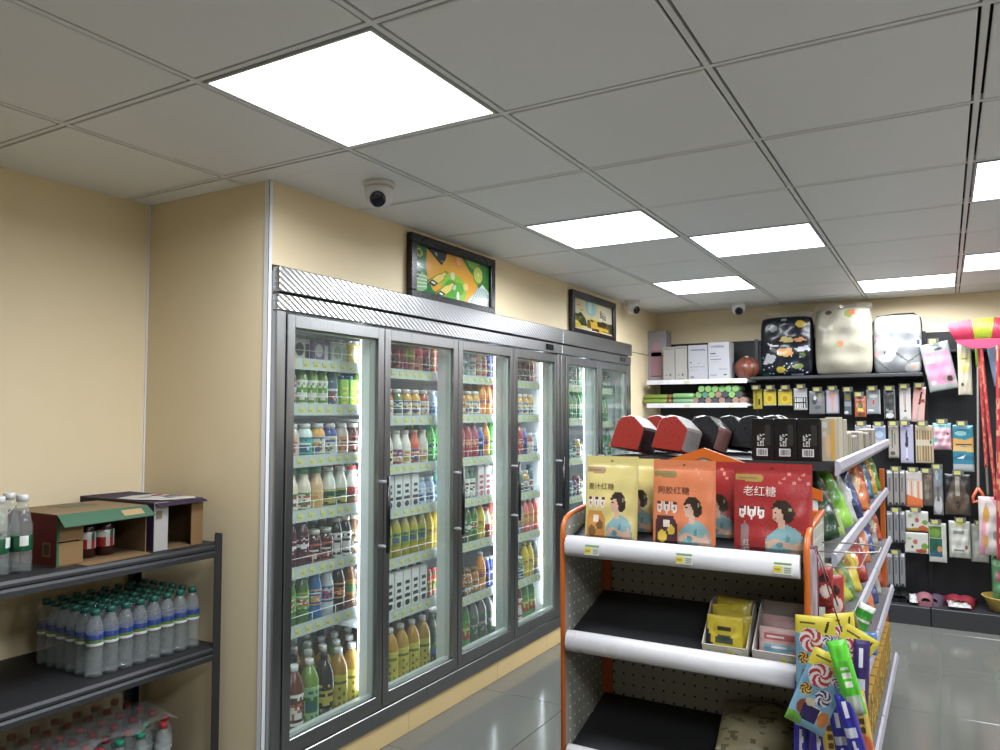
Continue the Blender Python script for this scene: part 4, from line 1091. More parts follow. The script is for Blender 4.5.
for k, (dx, dy, dz, r, ti) in enumerate(((-.008, -.052, .0, 0, 8), (.012, -.03, .0, 6, 12), (.004, -.005, .006, -5, 16), (-.006, .02, .012, 4, 20))):
    cf = shapes('#e0c820', [('e', .5, .62, .34, .22, '#cdb418'), ('r', .3, .55, .7, .66, '#3a3a2a'), ('e', .5, .3, .28, .14, '#4a5a4a'), ('r', .25, .80, .75, .84, '#3a3a6a'), ('p', [(0, 0), (.2, 0), (.08, .5), (0, .6)], '#28284c')])
    g = pillow(w1 * .80, .085, .016, 16, 16, cf, '#e0c820', 20 + k, .3).rot('X', -ti).rot('Y', r)
    solo('snack_sachet', g, 'foil', ['yellow sachet at the front of the cream display box', 'yellow sachet second from the front of the cream display box', 'yellow sachet third back in the cream display box', 'yellow sachet at the back of the cream display box'][k], 'sachet', (xc - .004 + dx * .4, 2.085 + dy, shz(1, 2.085 + dy) + .012 + dz), 0, 'yellow sachets')
a, b_ = at_y(756, 660, 2.03), at_y(806, 675, 2.03)
xc2 = (a.x + b_.x) / 2; w2 = b_.x - a.x
tray('open whitish display box of pink sachets beside the yellow sachets', xc2 - .004, 2.09, z2, w2, .15, .092, '#d8cfca', '#cfc6c0', -.02, None, tagd=True)
for k, (dx, dy, ti) in enumerate(((.0, -.05, 10), (.006, -.02, 16), (-.006, .008, 20))):
    cf = shapes('#d9b4b0', [('r', .1, .60, .9, .78, '#c05a5c'), ('p', [(.1, .1), (.9, .2), (.8, .45), (.15, .4)], '#7fb4c8'), ('r', .3, .3, .7, .36, '#f0e8e4'), ('r', .2, .65, .6, .70, '#e8d8d4')])
    g = pillow(w2 * .82, .07, .016, 16, 14, cf, '#d9b4b0', 30 + k, .35).rot('X', -ti)
    solo('snack_sachet', g, 'foil', ['pink sachet at the front of the whitish display box', 'pink sachet second back in the whitish display box', 'pink sachet at the back of the whitish display box'][k], 'sachet', (xc2 - .004 + dx, 2.088 + dy, shz(1, 2.088 + dy) + .012), 0, 'pink sachets')
a = at_y(700, 738, 2.06)
cf = shapes('#b8b08c', [('e', random.Random(k).random(), random.Random(k + 99).random(), .045, .03, '#7f7a5c') for k in range(46)])
g = pillow(.20, .20, .05, 30, 30, cf, '#b8b08c', 9, .2).rot('X', -86).rot('X', math.degrees(math.atan(SL))).mv(0, -.07, .022)
solo('snack_bag', g, 'foil', 'speckled beige snack bag lying on the lowest visible end shelf', 'bag', (a.x + .13, 2.15, shz(2, 2.15)), .1)
# ------------------------------------------------------------------ main double-sided shelf behind it
GX0, GX1, GY0, GY1 = -.955, -.262, 2.33, 4.52
GD = thing('gondola_shelf', 'long grey double-sided shop shelf with silver price rails behind end unit', 'shelf unit')
gz = (1.300, 1.045, .795, .545, .20)
part('core_panel', G().box(xm - .012, xm + .012, GY0 + .01, GY1 - .01, .05, 1.285), 'peg_grey', GD)
part('base_plinth', G().box(GX0 + .03, GX1 - .03, GY0 + .01, GY1 - .01, 0, .16), 'shelf_grey', GD)
part('top_board', G().box(GX0, GX1 - .004, GY0, GY1, 1.286, 1.312), 'shelf_black', GD)
ys = (GY0, 3.55, GY1)
for k, z in enumerate(gz):
    for s in range(2):
        x1 = (GX1, -.276, -.266, -.262, -.25)[k]
        if k:
            sh = part('shelf', G().box(xm + .013, x1 - .006, ys[s] + .002, ys[s + 1] - .002, z - .014, z), 'shelf_grey', GD)
            part('shelf', G().box(GX0, xm - .013, ys[s] + .002, ys[s + 1] - .002, z - .014, z), 'shelf_grey', GD)
        else:
            sh = GD
        h = .024
        g = G().prism([(x1 - .006, z - h), (x1 + .004, z - h * .9), (x1 + .012, z - h * .3), (x1 + .006, z + h * .6), (x1 - .004, z + h * .75), (x1 - .006, z + h * .5)], ys[s] - .02 + .025 * s, ys[s + 1] - .003, 'y')
        part('price_rail', g, 'rail_silver', sh)
for y in (GY1 + .012,):
    for x in (GX0 + .02, GX1 - .035):
        part('upright', G().cbox(x - .012, x + .012, y - .010, y + .012, 0, 1.16, b=.002), 'orange_paint', GD)
# ------------------------------------------------------------------ goods on top
ZT = 1.3125
def soft_pack(label, x, y, rz, w_, d, h, front, side, top, tilt=0, name='tissue_pack', seed=1, mat='film', roll=0, cat='pack', group='soft packs on the shelf top'):
    """shrink-wrapped block: rounded box with bulging faces, gathered ends"""
    rnd = random.Random(seed)
    P = [(-.46, 0), (-.5, .05), (-.5, .42), (-.47, .80), (-.38, .91), (-.10, 1.0), (.02, .985), (.46, .70), (.5, .62), (.5, .05), (.46, 0)]
    lo = [(a_ * w_, b * h) for a_, b in P]; n = len(lo)
    ys_ = ((-.5, .93), (-.46, .985), (-.2, 1.02), (.2, 1.02), (.46, .985), (.5, .93))
    vs_ = []
    for yy, k in ys_:
        for (x_, z_) in lo:
            j = 1 + .008 * rnd.uniform(-1, 1)
            vs_.append((x_ * k * j, yy * d, h / 2 + (z_ - h / 2) * k * j))
    g = G(); fs, cs = [tuple(range(n))], [front]
    for i in range(len(ys_) - 1):
        for k in range(n):
            fs.append((i * n + k, i * n + (k + 1) % n, (i + 1) * n + (k + 1) % n, (i + 1) * n + k)[::-1])
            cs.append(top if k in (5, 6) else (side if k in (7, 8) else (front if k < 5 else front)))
    fs.append(tuple(reversed([(len(ys_) - 1) * n + k for k in range(n)]))); cs.append(front)
    g.add(vs_, fs, cs, False)
    g.v = [(p[0] + .16 * p[2], p[1], p[2]) for p in g.v]
    g.rot('X', -tilt).rot('Y', roll)
    zmin = min(p[2] for p in g.v); g.mv(0, 0, -zmin)
    return solo(name, g, mat, label, cat, (x, y, ZT), rz, group)
def topat(u, v): return on_z(u, v, ZT)
RP, BK, PK = '#96200f', '#15161a', '#8f6560'
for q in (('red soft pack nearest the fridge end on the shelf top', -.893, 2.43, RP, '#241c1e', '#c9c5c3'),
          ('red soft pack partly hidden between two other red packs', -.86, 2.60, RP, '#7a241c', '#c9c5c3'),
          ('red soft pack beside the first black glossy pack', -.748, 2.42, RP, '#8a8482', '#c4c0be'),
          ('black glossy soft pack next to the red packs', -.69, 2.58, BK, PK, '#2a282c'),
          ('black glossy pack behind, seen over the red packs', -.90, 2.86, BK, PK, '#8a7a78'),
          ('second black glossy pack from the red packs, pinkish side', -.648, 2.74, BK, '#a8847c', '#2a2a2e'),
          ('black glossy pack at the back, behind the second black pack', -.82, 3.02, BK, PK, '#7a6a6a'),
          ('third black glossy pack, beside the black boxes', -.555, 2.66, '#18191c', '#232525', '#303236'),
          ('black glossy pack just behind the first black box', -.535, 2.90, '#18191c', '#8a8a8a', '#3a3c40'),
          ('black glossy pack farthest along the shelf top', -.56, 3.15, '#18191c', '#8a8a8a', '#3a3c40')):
    k = len(q[0])
    soft_pack(q[0], q[1] - .012, q[2], math.radians(-6), .108, .125, .115, q[3], q[4], q[5], 8, roll=6, seed=k)
def blackbox(label, x, y, w_, d, h):
    t = thing('black_box', label, 'box', (x, y, ZT), 0, 'black boxes on the shelf top')
    part('carton', G().cbox(-w_ / 2, w_ / 2, -d / 2, d / 2, 0, h, '#131316', b=.0015), 'lacquer', t)
    g = G().rect(-w_ * .28, h * .10, w_ * .22, h * .28, '#e0dedc', 1, -d / 2)
    rnd = random.Random(3); xx = -w_ * .22
    while xx < w_ * .16:
        bw_ = rnd.choice((.0008, .0014, .002)); g.rect(xx, h * .12, xx + bw_, h * .26, '#2a2a2c', 2, -d / 2); xx += bw_ + rnd.choice((.001, .0018))
    rnd = random.Random(8)
    for i in range(3):
        for j in range(9):
            if rnd.random() < .72:
                zz = h * .34 + j * h * .033; x0 = -w_ * .24 + i * w_ * .12
                g.rect(x0, zz, x0 + w_ * rnd.choice((.05, .10)), zz + h * .024, '#c9c7c4', 1, -d / 2)
    g.rect(w_ * .12, h * .36, w_ * .36, h * .85, '#26241f', 1, -d / 2)
    part('print', g, 'paper', t)
p0, p1 = topat(757, 459), topat(822, 461)
for k in range(3):
    xx = -.497 + .0635 * k
    blackbox(['black box with barcode, the one by the black soft packs', 'black box with barcode in the middle of three', 'black box with barcode next to the cream box'][k], xx + .031, 2.375, .0625, .07, .121)
g = G().cbox(-.018, .018, -.04, .04, 0, .122, '#a89e88', b=.0015)
g.rect(.008, .004, .0175, .118, '#c8982c', 1, -.04).disc(.0, .045, .008, .035, '#c8a47a', 1, -.04).rect(-.015, .07, -.004, .085, '#b8b4a8', 1, -.04).rect(-.015, .095, -.002, .112, '#c0bcb0', 1, -.04)
solo('cream_box', g, 'paper', 'narrow cream box with yellow stripe right beside the black boxes', 'box', (-.288, 2.385, ZT))
g = G().cbox(-.018, .018, -.05, .05, 0, .125, '#b8ae98', b=.0015).rect(-.018, .004, -.004, .118, '#c8982c', 1, -.05)
for k in range(5): g.rect(.002, .03 + k * .014, .010, .038 + k * .014, '#6a6458', 1, -.05)
solo('cream_box', g, 'paper', 'cream box with small dark lettering, behind the narrow one', 'box', (-.288, 2.49, ZT))
g = G().cbox(-.02, .02, -.05, .05, 0, .118, '#a8a294', b=.0015).rect(-.01, .02, .01, .10, '#8a8478', 1, -.05)
solo('cream_box', g, 'paper', 'greyish cream box farthest back in the row by the rail', 'box', (-.29, 2.61, ZT))
for k, (y, c_, h_) in enumerate(((2.74, '#a39a86', .075), (2.93, '#8e8a84', .06), (3.16, '#a8a090', .07), (3.42, '#8a8478', .06), (3.75, '#9a9284', .07))):
    g = G().cbox(-.03, .03, -.075, .075, 0, h_, c_, b=.004)
    for q in range(4): g.rect(-.022, .01 + q * .012, .012 + .004 * q, .015 + q * .012, '#5f5a50', 1, -.075)
    h2 = G()
    for q in range(5): h2.rect(-.06 + q * .024, .012, -.045 + q * .024, h_ - .012, '#6f6a5c' if q % 2 else '#c0b8a0', 1, -.03)
    h2.rot('Z', 90); g.add(h2.v, h2.f, h2.c)
    solo('flat_carton', g, 'paper', 'low beige carton on the shelf top along the rail, %s from the cream boxes' % ORD[k], 'carton', (-.302, y, ZT), 0, 'low cartons along the top rail')
# ------------------------------------------------------------------ snack bags on the aisle side
def snack(label, u, v, x, w_, h, t_, base, lst, yaw=60, lean=15, roll=0, seed=1, z=None, cat='bag', mat='foil', nm='snack_bag'):
    """u: distance along the shelf, x: how far in from the aisle"""
    p = Vector((x, u, 0))
    g = pillow(w_, h, t_, 22, 28, shapes(base, lst), base, seed, .3, px=.5, rnd_c=.04).rot('X', -lean).rot('Y', roll)
    zmin = min(q[2] for q in g.v); g.mv(0, 0, -zmin)
    return solo(nm, g, mat, label, cat, (x, p.y, z if z is not None else p.z), math.radians(yaw), 'snack bags on the aisle side')
s2 = gz[1] + .0005
snack('dark green crisp bag leaning at the near end of the aisle shelf', 2.455, 0, -0.325, .16, .235, .07, '#123f22', [('p', [(.86, 0), (1, 0), (1, .4), (.93, .3)], '#8fae5a'), ('r', .2, .55, .7, .62, '#2f6a3a'), ('e', .4, .3, .2, .12, '#1f5a30')], 30, 20, -18, 41, s2)
snack('small green bag tucked under the top rail by the red pouch', 2.4, 0, -0.4, .14, .22, .06, '#1e4a1c', [('e', .5, .5, .3, .2, '#2f7a2a')], 30, 20, -10, 42, s2)
snack('brown crisp bag between the dark green and lime bags', 2.58, 0, -0.335, .15, .225, .07, '#7a4632', [('p', [(0, 0), (1, 0), (1, .3), (0, .45)], '#c8b0c8'), ('e', .5, .4, .25, .12, '#d87a3a'), ('e', .35, .2, .2, .1, '#8a4aa0'), ('e', .6, .75, .2, .1, '#5a2c20')], 34, 20, -16, 43, s2)
snack('bright lime green crisp bag on the upper aisle shelf', 2.72, 0, -0.325, .16, .235, .075, '#5fae1e', [('p', [(.3, 0), (1, 0), (1, .5)], '#8fcf3a'), ('e', .4, .6, .25, .16, '#2f7a1c'), ('r', .3, .3, .7, .36, '#e0f0c0')], 34, 20, -16, 44, s2)
snack('pale grey crisp bag beyond the lime bag', 2.9, 0, -0.325, .15, .225, .07, '#b4b8b2', [('e', .4, .4, .3, .2, '#9aa098'), ('e', .6, .75, .2, .1, '#8a2a22')], 38, 20, -12, 45, s2)
snack('navy and white crisp bag at the far part of the upper aisle shelf', 3.12, 0, -0.325, .15, .22, .07, '#1f2f6a', [('e', .5, .4, .25, .15, '#d8dce8'), ('e', .4, .8, .2, .1, '#a82a2a')], 40, 20, -8, 46, s2)
snack('orange crisp bag farthest along the upper aisle shelf', 3.4, 0, -0.325, .15, .22, .07, '#c86a2c', [('e', .5, .5, .3, .2, '#e8c8a0')], 40, 20, -6, 47, s2)
s3 = gz[2] + .0005
snack('blue, cream and red snack bag near the right-hand post, under the wire loop', 2.45, 0, -0.33, .13, .20, .06, '#d8c8a8', [('r', 0, .66, 1, 1, '#6fa8cc'), ('e', .4, .25, .22, .14, '#b04a30'), ('e', .6, .5, .2, .1, '#8a5a3a')], 30, 20, -4, 48, s3)
snack('yellow-green crisp bag hanging over the third aisle shelf', 2.66, 0, -0.315, .15, .20, .08, '#a8b02a', [('r', 0, .5, 1, .60, '#e8e0c8'), ('e', .5, .8, .3, .12, '#5a7a1e'), ('r', .2, .2, .8, .3, '#c8b83a')], 36, 20, -30, 49, s3)
snack('green and tan snack bag behind the yellow-green bag', 2.82, 0, -0.32, .14, .20, .07, '#5a8a4a', [('e', .5, .4, .3, .2, '#c8a04a'), ('e', .4, .8, .3, .1, '#d8c42a')], 38, 20, -14, 50, s3)
snack('yellow snack bag at the middle of the third aisle shelf', 3.0, 0, -0.32, .14, .20, .07, '#c8b42c', [('e', .5, .5, .3, .2, '#a87a2a')], 40, 20, -10, 51, s3)
snack('red crisp bag far along the third aisle shelf', 3.2, 0, -0.32, .15, .21, .07, '#a02018', [('e', .5, .4, .25, .15, '#e0b05a')], 40, 20, -8, 52, s3)
s4 = gz[3] + .0005
snack('dark red, gold and cream snack bag on the fourth aisle shelf', 2.6, 0, -0.315, .15, .20, .08, '#6a1a1c', [('e', .35, .75, .28, .16, '#c8b08a'), ('e', .6, .65, .16, .1, '#d8b02a'), ('e', .5, .3, .3, .14, '#4a1016')], 34, 20, -10, 53, s4)
snack('gold and red snack bag further along the fourth aisle shelf', 2.8, 0, -0.32, .15, .19, .08, '#c89a2a', [('e', .4, .5, .3, .2, '#8a2a20'), ('e', .7, .75, .15, .1, '#3f7a3a')], 38, 20, -8, 54, s4)
FILL = [('#b0402c', '#e0c070'), ('#2f6a8a', '#d8d8c8'), ('#c89a2a', '#8a2a20'), ('#4f8a3a', '#e0d8a0'), ('#8a3a5a', '#e8c8c0'), ('#d0703a', '#f0e0c0'), ('#3a4a8a', '#c8d0e8'), ('#a8a8a0', '#7a2a2a')]
FN = ['rust', 'blue', 'gold', 'leaf green', 'plum', 'orange', 'indigo', 'silver']
n = 0
for lev, z, yy in (('second', s2, (3.66, 3.88, 4.10, 4.32)), ('third', s3, (3.42, 3.64, 3.86, 4.08, 4.30)), ('fourth', s4, (3.0, 3.2, 3.4, 3.6, 3.8, 4.0, 4.2, 4.4))):
    for k, y in enumerate(yy):
        c1, c2 = FILL[n % 8]
        snack('%s snack bag, %s from the far end, %s aisle shelf' % (FN[n % 8], ORD[len(yy) - 1 - k], lev), y, 0, -.345, .15, .185, .065, c1, [('e', .5, .45, .3, .2, c2), ('r', .2, .72, .8, .8, c2)], 40, 16, -6, 200 + n, z); n += 1
# yellow cartons on the deck
for k, y in enumerate([2.62 + .118 * q for q in range(16)]):
    g = G().cbox(-.05, .05, -.052, .052, 0, .185, '#a8801c', b=.002)
    rnd = random.Random(k)
    for q in range(10): g.disc(rnd.uniform(-.035, .035), rnd.uniform(.03, .165), rnd.uniform(.006, .014), rnd.uniform(.006, .012), rnd.choice(('#d8cf8a', '#c8a83a', '#6a5a3a', '#e0c83a')), 1 + q, -.052)
    h = G()
    for q in range(12): h.disc(rnd.uniform(-.04, .04), rnd.uniform(.02, .165), rnd.uniform(.006, .016), rnd.uniform(.006, .012), rnd.choice(('#e0dca8', '#c8b04a', '#7a6a4a', '#e6d84a')), 1 + q, -.05)
    h.rot('Z', 90); g.add(h.v, h.f, h.c)
    solo('snack_carton', g, 'paper', 'yellow snack carton, %s along the bottom aisle deck' % ORD[k], 'carton', (-.322, y, gz[4] + .0005), 0, 'yellow cartons on the bottom deck')
# ------------------------------------------------------------------ sweets hung on the end unit's right-hand panel
hk = thing('wire_hook_rack', 'thin wire loop and hooks fixed to the end unit side panel', 'wire rack')
part('loop', G().tube([(EX1 + .004, 2.09, 1.10), (-.24, 2.09, 1.103), (-.175, 2.10, 1.105), (-.150, 2.13, 1.105), (-.15, 2.20, 1.105), (-.175, 2.235, 1.105), (-.24, 2.245, 1.103), (EX1 + .004, 2.245, 1.10)], .0022, '#8c8a86', 6), 'wire_steel', hk)
part('brace', G().tube([(EX1 + .004, 2.09, 1.065), (-.23, 2.09, 1.066), (-.19, 2.10, 1.068), (-.175, 2.135, 1.103)], .0017, '#8c8a86', 6), 'wire_steel', hk)
def hang(nm, label, u, v, y, w_, h, t_, base, lst, roll=0, yaw=8, seed=1, cat='sweets', nu=20, nv=26, mat='foil', px=.5, dec=None, thick=None):
    """hung pack: (u, v) photo position of its top centre at depth y"""
    p = on_y(u, v, y)
    g = pillow(w_, h, t_, nu, nv, shapes(base, lst), base, seed, .22, px=px, thick=thick)
    if dec: dec(g)
    g.mv(0, 0, -h).rot('Y', roll)
    return solo(nm, g, mat, label, cat, tuple(p), math.radians(yaw), 'sweets hanging on the end unit')
def SW(x, z, r, c1='#b8242e', c2='#e6dedc'):
    """swirled lollipop: disc with curved blades"""
    o = [('e', x, z, r, r * .52, c2)]
    for k in range(5):
        a = k * 2 * PI / 5; pts = []
        for q in range(6): f = q / 5; pts.append((x + r * f * math.cos(a + f * 1.9), z + r * .52 * f * math.sin(a + f * 1.9)))
        for q in range(6): f = 1 - q / 5; pts.append((x + r * f * math.cos(a + .65 + f * 1.9), z + r * .52 * f * math.sin(a + .65 + f * 1.9)))
        o.append(('p', pts, c1))
    return o
def lolly():
    return [('r', 0, .78, 1, 1, '#d9c832'), ('r', 0, .42, 1, .78, '#6fa4c4'), ('r', .12, .9, .5, .93, '#6a5a2a'), ('p', [(.72, .82), (.80, .95), (.86, .95), (.78, .80)], '#2a2420')] + SW(.40, .70, .30) + SW(.82, .72, .14, '#4a2a6a') + SW(.2, .47, .15, '#3a2a1c', '#d8b04a') + SW(.66, .45, .2, '#2a2a6a') + \
        [('e', .3, .25, .16, .1, '#8a4a2c'), ('e', .6, .24, .18, .08, '#e0dad2'), ('r', .3, .1, .7, .3, '#2a1f5a'), ('e', .15, .06, .25, .09, '#6fae3a'), ('e', .85, .2, .14, .1, '#c8782a'), ('e', .42, .34, .12, .05, '#d8c8a8')]
flatT = lambda u, v: (1 - abs(2 * u - 1) ** 8) * (1 - abs(2 * v - 1) ** 10)
hang('lollipop_card', 'yellow and blue lollipop card hanging upright beside the post', 815, 616, 1.965, .088, .185, .012, '#7fb0cc', lolly(), 0, 6, 61, nu=44, nv=80, thick=flatT)
hang('lollipop_card', 'yellow and blue lollipop card tilted in front of the others', 834, 655, 1.93, .088, .185, .012, '#7fb0cc', lolly(), 22, 8, 62, nu=44, nv=80, thick=flatT)
hang('lollipop_card', 'lollipop card half hidden behind, yellow corner toward the post', 838, 613, 2.02, .075, .18, .012, '#5a9ac0', lolly(), -4, 30, 63, nu=44, nv=80, thick=flatT)
hang('lollipop_card', 'lollipop card leaning outward above the green wrapper', 863, 632, 2.03, .085, .18, .012, '#6fa8cc', lolly(), 30, 14, 64, nu=44, nv=80, thick=flatT)
hang('sweet_bag', 'bright green wrapped sweet hanging in front of the tilted card', 836, 640, 1.90, .042, .165, .022, '#4fc81e', [('r', .3, .5, .75, .56, '#e8f4e0'), ('r', .35, .4, .7, .46, '#e8f4e0'), ('r', .2, .0, .9, .28, '#b8c4b8'), ('r', .3, .62, .7, .66, '#e0f0d8'), ('e', .5, .85, .5, .12, '#5fe02a')], -14, 10, 65)
hang('sweet_bag', 'green and white twist sweet clipped high near the price rail', 868, 605, 2.10, .04, .085, .02, '#2f9a2a', [('r', 0, .2, 1, .28, '#e0e8da'), ('r', 0, .5, 1, .56, '#e0e8da'), ('r', 0, .85, 1, 1, '#d8dcd8')], 24, 10, 66)
for k, (u, v, y, r, ln) in enumerate(((803, 682, 1.97, 2, .26), (815, 684, 1.96, -3, .26), (842, 694, 1.90, -14, .24), (835, 706, 1.95, -10, .22), (862, 640, 2.02, 3, .30))):
    hang('candy_stick', ['long blue candy stick nearest the post', 'long blue candy stick second from the post', 'blue candy stick leaning in front, lowest', 'blue candy stick behind the leaning one', 'dark purple candy strip hanging nearest the aisle'][k], u, v, y, .036, ln, .02,
         '#1f1f9a' if k < 4 else '#3a2a6a', [('r', .3, .30 + .06 * q, .62 if q % 2 else .5, .34 + .06 * q, '#dfe0ee') for q in range(5)] + [('r', .1, .62, .75, .72, '#c8ccd8'), ('r', .3, .78, .6, .94, '#e6e6f2'), ('e', .5, .12, .4, .1, '#8a8ab8')], r, 8, 70 + k, 'sweets', 12, 34)
for k, (u, v, y, r) in enumerate(((826, 706, 1.955, -6), (856, 690, 1.97, -8))):
    hang('candy_stick', ['yellow candy stick between the blue sticks', 'cream and orange candy stick toward the aisle'][k], u, v, y, .034, .20, .02, '#cfae4a', [('r', .3, .2 + .11 * q, .7, .26 + .11 * q, '#5a4424') for q in range(6)] + [('e', .5, .9, .4, .08, '#e6e0d0')] + ([('e', .5, .4, .5, .12, '#d8622c')] if k else []), r, 10, 80 + k, 'sweets', 12, 30)
for k, (u, v, y, w_, h, c) in enumerate(((823, 566, 2.06, .045, .10, '#9a1c20'), (834, 575, 2.08, .045, .12, '#a82a2a'), (812, 546, 2.02, .028, .20, '#b8a8b0'))):
    hang('sweet_bag', ['red sweet bag high beside the post', 'red sweet bag with pale figure, second from post', 'narrow pale strip pack with purple edges against the side panel'][k], u, v, y, w_, h, .014, c, [('e', .5, .7, .25, .1, '#2a1418'), ('e', .6, .4, .3, .16, '#d8c4bc'), ('r', .1, .1, .9, .2, '#7a1416')] if k < 2 else [('r', 0, 0, .2, 1, '#5a2046'), ('r', .8, 0, 1, 1, '#5a2046'), ('r', 0, .95, 1, 1, '#5a2046')], 0, 10 + 10 * k, 85 + k)
g = G().tube([on_y(814, 547, 2.0), on_y(824, 575, 1.985), on_y(834, 608, 1.975), on_y(842, 632, 1.965)], .0018, '#5a1420', 5).tube([on_y(816, 547, 2.005), on_y(829, 580, 1.99), on_y(838, 606, 1.98)], .0018, '#5a1420', 5)
part('cord', g, 'plastic', hk, 'dark red cords')
hang('sweet_bag', 'small blue sweet bag low beside the fourth price rail', 869, 632, 2.10, .035, .055, .02, '#3a7ab8', [('e', .5, .5, .3, .3, '#5a9ad0')], 0, 10, 90)
hang('sweet_bag', 'olive and black sweet bag between the cards', 846, 612, 2.05, .04, .09, .02, '#6a6232', [('e', .5, .5, .3, .3, '#1a1a14'), ('e', .5, .2, .3, .1, '#c8c8c0')], -16, 14, 91)
# ------------------------------------------------------------------ shelving on the back wall
YP = 6.425                                 # pegboard face
BU = thing('wall_shelf_unit', 'black pegboard wall shelving with hooks along the back wall', 'shelf unit')
BAYS = (-2.13, -1.312, -.118, 1.08, 2.28)
for k in range(4):
    a, b_ = BAYS[k] + .002, BAYS[k + 1] - .002
    part('pegboard', G().box(a, b_, YP, YP + .02, .10, 2.05), 'peg_black', BU)
    part('base_deck', G().cbox(a, b_, 6.055, YP, .0, .125, b=.003), 'rack_black', BU)
    part('upright', G().box(b_ - .012, b_ + .014, YP - .012, YP - .001, .126, 2.06), 'black_plastic', BU)
part('shelf', G().cbox(BAYS[1] + .01, BAYS[2] - .01, 6.10, YP - .001, 1.716, 1.740, b=.003), 'rack_black', BU)
part('shelf', G().cbox(BAYS[2] + .01, BAYS[3] - .01, 6.30, YP - .001, 1.89, 1.91, b=.003), 'rack_black', BU)
for z in (1.722, 1.532, 1.30):
    s = part('shelf', G().box(BAYS[0] + .006, BAYS[1] - .006, 6.075, YP - .001, z - .016, z), 'white_enamel', BU)
    part('price_rail', G().box(BAYS[0] + .006, BAYS[1] - .006, 6.062, 6.0745, z - .03, z + .006), 'rail_white', s)
    if z < 1.31: continue
    for u in (658, 684, 728):
        x = on_y(u, 380, 6.06).x
        part('price_tag', G().rect(x, z - .027, x + .045, z - .004, '#d8d6a8' if u > 660 else '#e4e6e8', 1, 6.0615), 'paper', s)
WG = 'goods on the back wall'
def dim(c, k=.9):
    a = C(c) if isinstance(c, str) else c
    return (a[0] * k, a[1] * k, a[2] * k, 1.0)
def span(u0, v0, u1, v1, y):
    a, b_ = on_y(u0, v0, y), on_y(u1, v0, y); um = (u0 + u1) / 2
    return a.x, b_.x, on_y(um, v1, y).z, on_y(um, v0, y).z
# white boxes on the upper white shelf
def wbox(label, u0, v0, u1, y, d, marks, c='#d5d3d6'):
    x0, x1, _, z1 = span(u0, v0, u1, 378, y)
    z0 = 1.7225
    t = thing('product_box', label, 'box', ((x0 + x1) / 2, y + d / 2, z0), 0, 'pale boxes on the white shelf')
    w_, h = x1 - x0, z1 - z0
    part('carton', G().cbox(-w_ / 2, w_ / 2, -d / 2, d / 2, 0, h, dim(c, 1.15), b=.002), 'paper', t)
    g = G()
    for m_ in marks:
        if m_[0] == 'r': g.rect((m_[1] - .5) * w_, m_[2] * h, (m_[3] - .5) * w_, m_[4] * h, m_[5], 1, -d / 2)
        elif m_[0] == 'e': g.disc((m_[1] - .5) * w_, m_[2] * h, m_[3] * w_, m_[4] * h, m_[5], 2, -d / 2)
        else: part('lettering', G().tube([((m_[1] - .5 + (m_[3] - m_[1]) * q / 16) * w_, -d / 2 - .0008, (m_[2] + .02 * math.sin(q * 2.3) + .012 * math.cos(q * 4.1)) * h) for q in range(17)], .0028, m_[4], 4), 'paper', t)
    part('print', g, 'paper', t)['kind'] = 'stuff'
wbox('tall pale box with pink bottle drawing at the end of the white shelf', 646, 331, 666, 6.25, .14, [('r', .22, .12, .78, .62, '#b58a96'), ('r', .25, .50, .75, .58, '#c89aa6'), ('e', .48, .70, .16, .10, '#c79ca6'), ('r', .40, .7, .56, .82, '#b58a96'), ('r', .22, .10, .78, .12, '#6a4a54'), ('r', .3, .02, .44, .035, '#5a5a60'), ('r', .48, .02, .66, .035, '#2a2a30')], '#a09ca0')
dots = [('r', .12, .93, .9, .95, '#6a6a6c'), ('r', .2, .15, .36, .18, '#7a7a78'), ('e', .62, .17, .08, .045, '#6a6a66'), ('r', .2, .04, .7, .06, '#8a8a88')]
wbox('narrow off-white box beside the tall pink-bottle box', 663, 347, 674.5, 6.12, .12, dots, '#a8a5a1')
wbox('narrow off-white box, second of the narrow pair', 675, 346, 687, 6.12, .13, dots, '#aba8a3')
wbox('wide white box with blue script, first of the pair', 688, 345, 707.5, 6.10, .14, [('s', .1, .86, .86, '#34488a'), ('r', .08, .49, .18, .52, '#5a5c6a'), ('r', .5, .47, .6, .49, '#7a7c88'), ('r', .08, .37, .84, .385, '#7a7c88'), ('r', .08, .28, .5, .295, '#9a9ca6'), ('r', .1, .05, .3, .12, '#8a8a90')], '#aeaeb4')
wbox('wide white box with blue script next to the brown ball', 708, 342, 729, 6.09, .16, [('s', .1, .88, .76, '#2c3260'), ('r', .1, .68, .36, .71, '#4a4c60'), ('r', .1, .62, .5, .635, '#8a8c98'), ('r', .1, .53, .62, .55, '#6a6c7c'), ('r', .1, .47, .5, .48, '#9a9ca6'), ('r', .5, .27, .9, .285, '#7a7c88'), ('r', .1, .1, .4, .14, '#9a9ca6'), ('e', .8, .13, .08, .02, '#4a4a54')], '#b2b2b8')
# brown ball
c = on_y(744.5, 364, 6.2); r = .095
t = thing('ball', 'brown ball with dark seams beside the white boxes', 'ball', (c.x + .012, 6.22, 1.7225))
N = 20
g = G().lathe([(max(.004, r * math.cos(-PI / 2 + PI * k / N)), r * .94 * (1 + math.sin(-PI / 2 + PI * k / N))) for k in range(N + 1)], '#7d3f2a', 28)
part('cover', g, 'plastic', t)
for a in (0, PI / 4, PI / 2, 3 * PI / 4):
    part('seam', G().tube([(r * 1.003 * math.cos(q) * math.cos(a), r * 1.003 * math.cos(q) * math.sin(a), r * .94 * (1 + 1.003 * math.sin(q))) for q in [2 * PI * k / 32 for k in range(32)]], .003, '#2a1712', 5, True), 'plastic', t)
part('valve_label', G().lathe([(.022, 0), (.02, .006), (.008, .010)], '#c8b09a', 12, at=(0, 0, r * 1.86)), 'plastic', t)
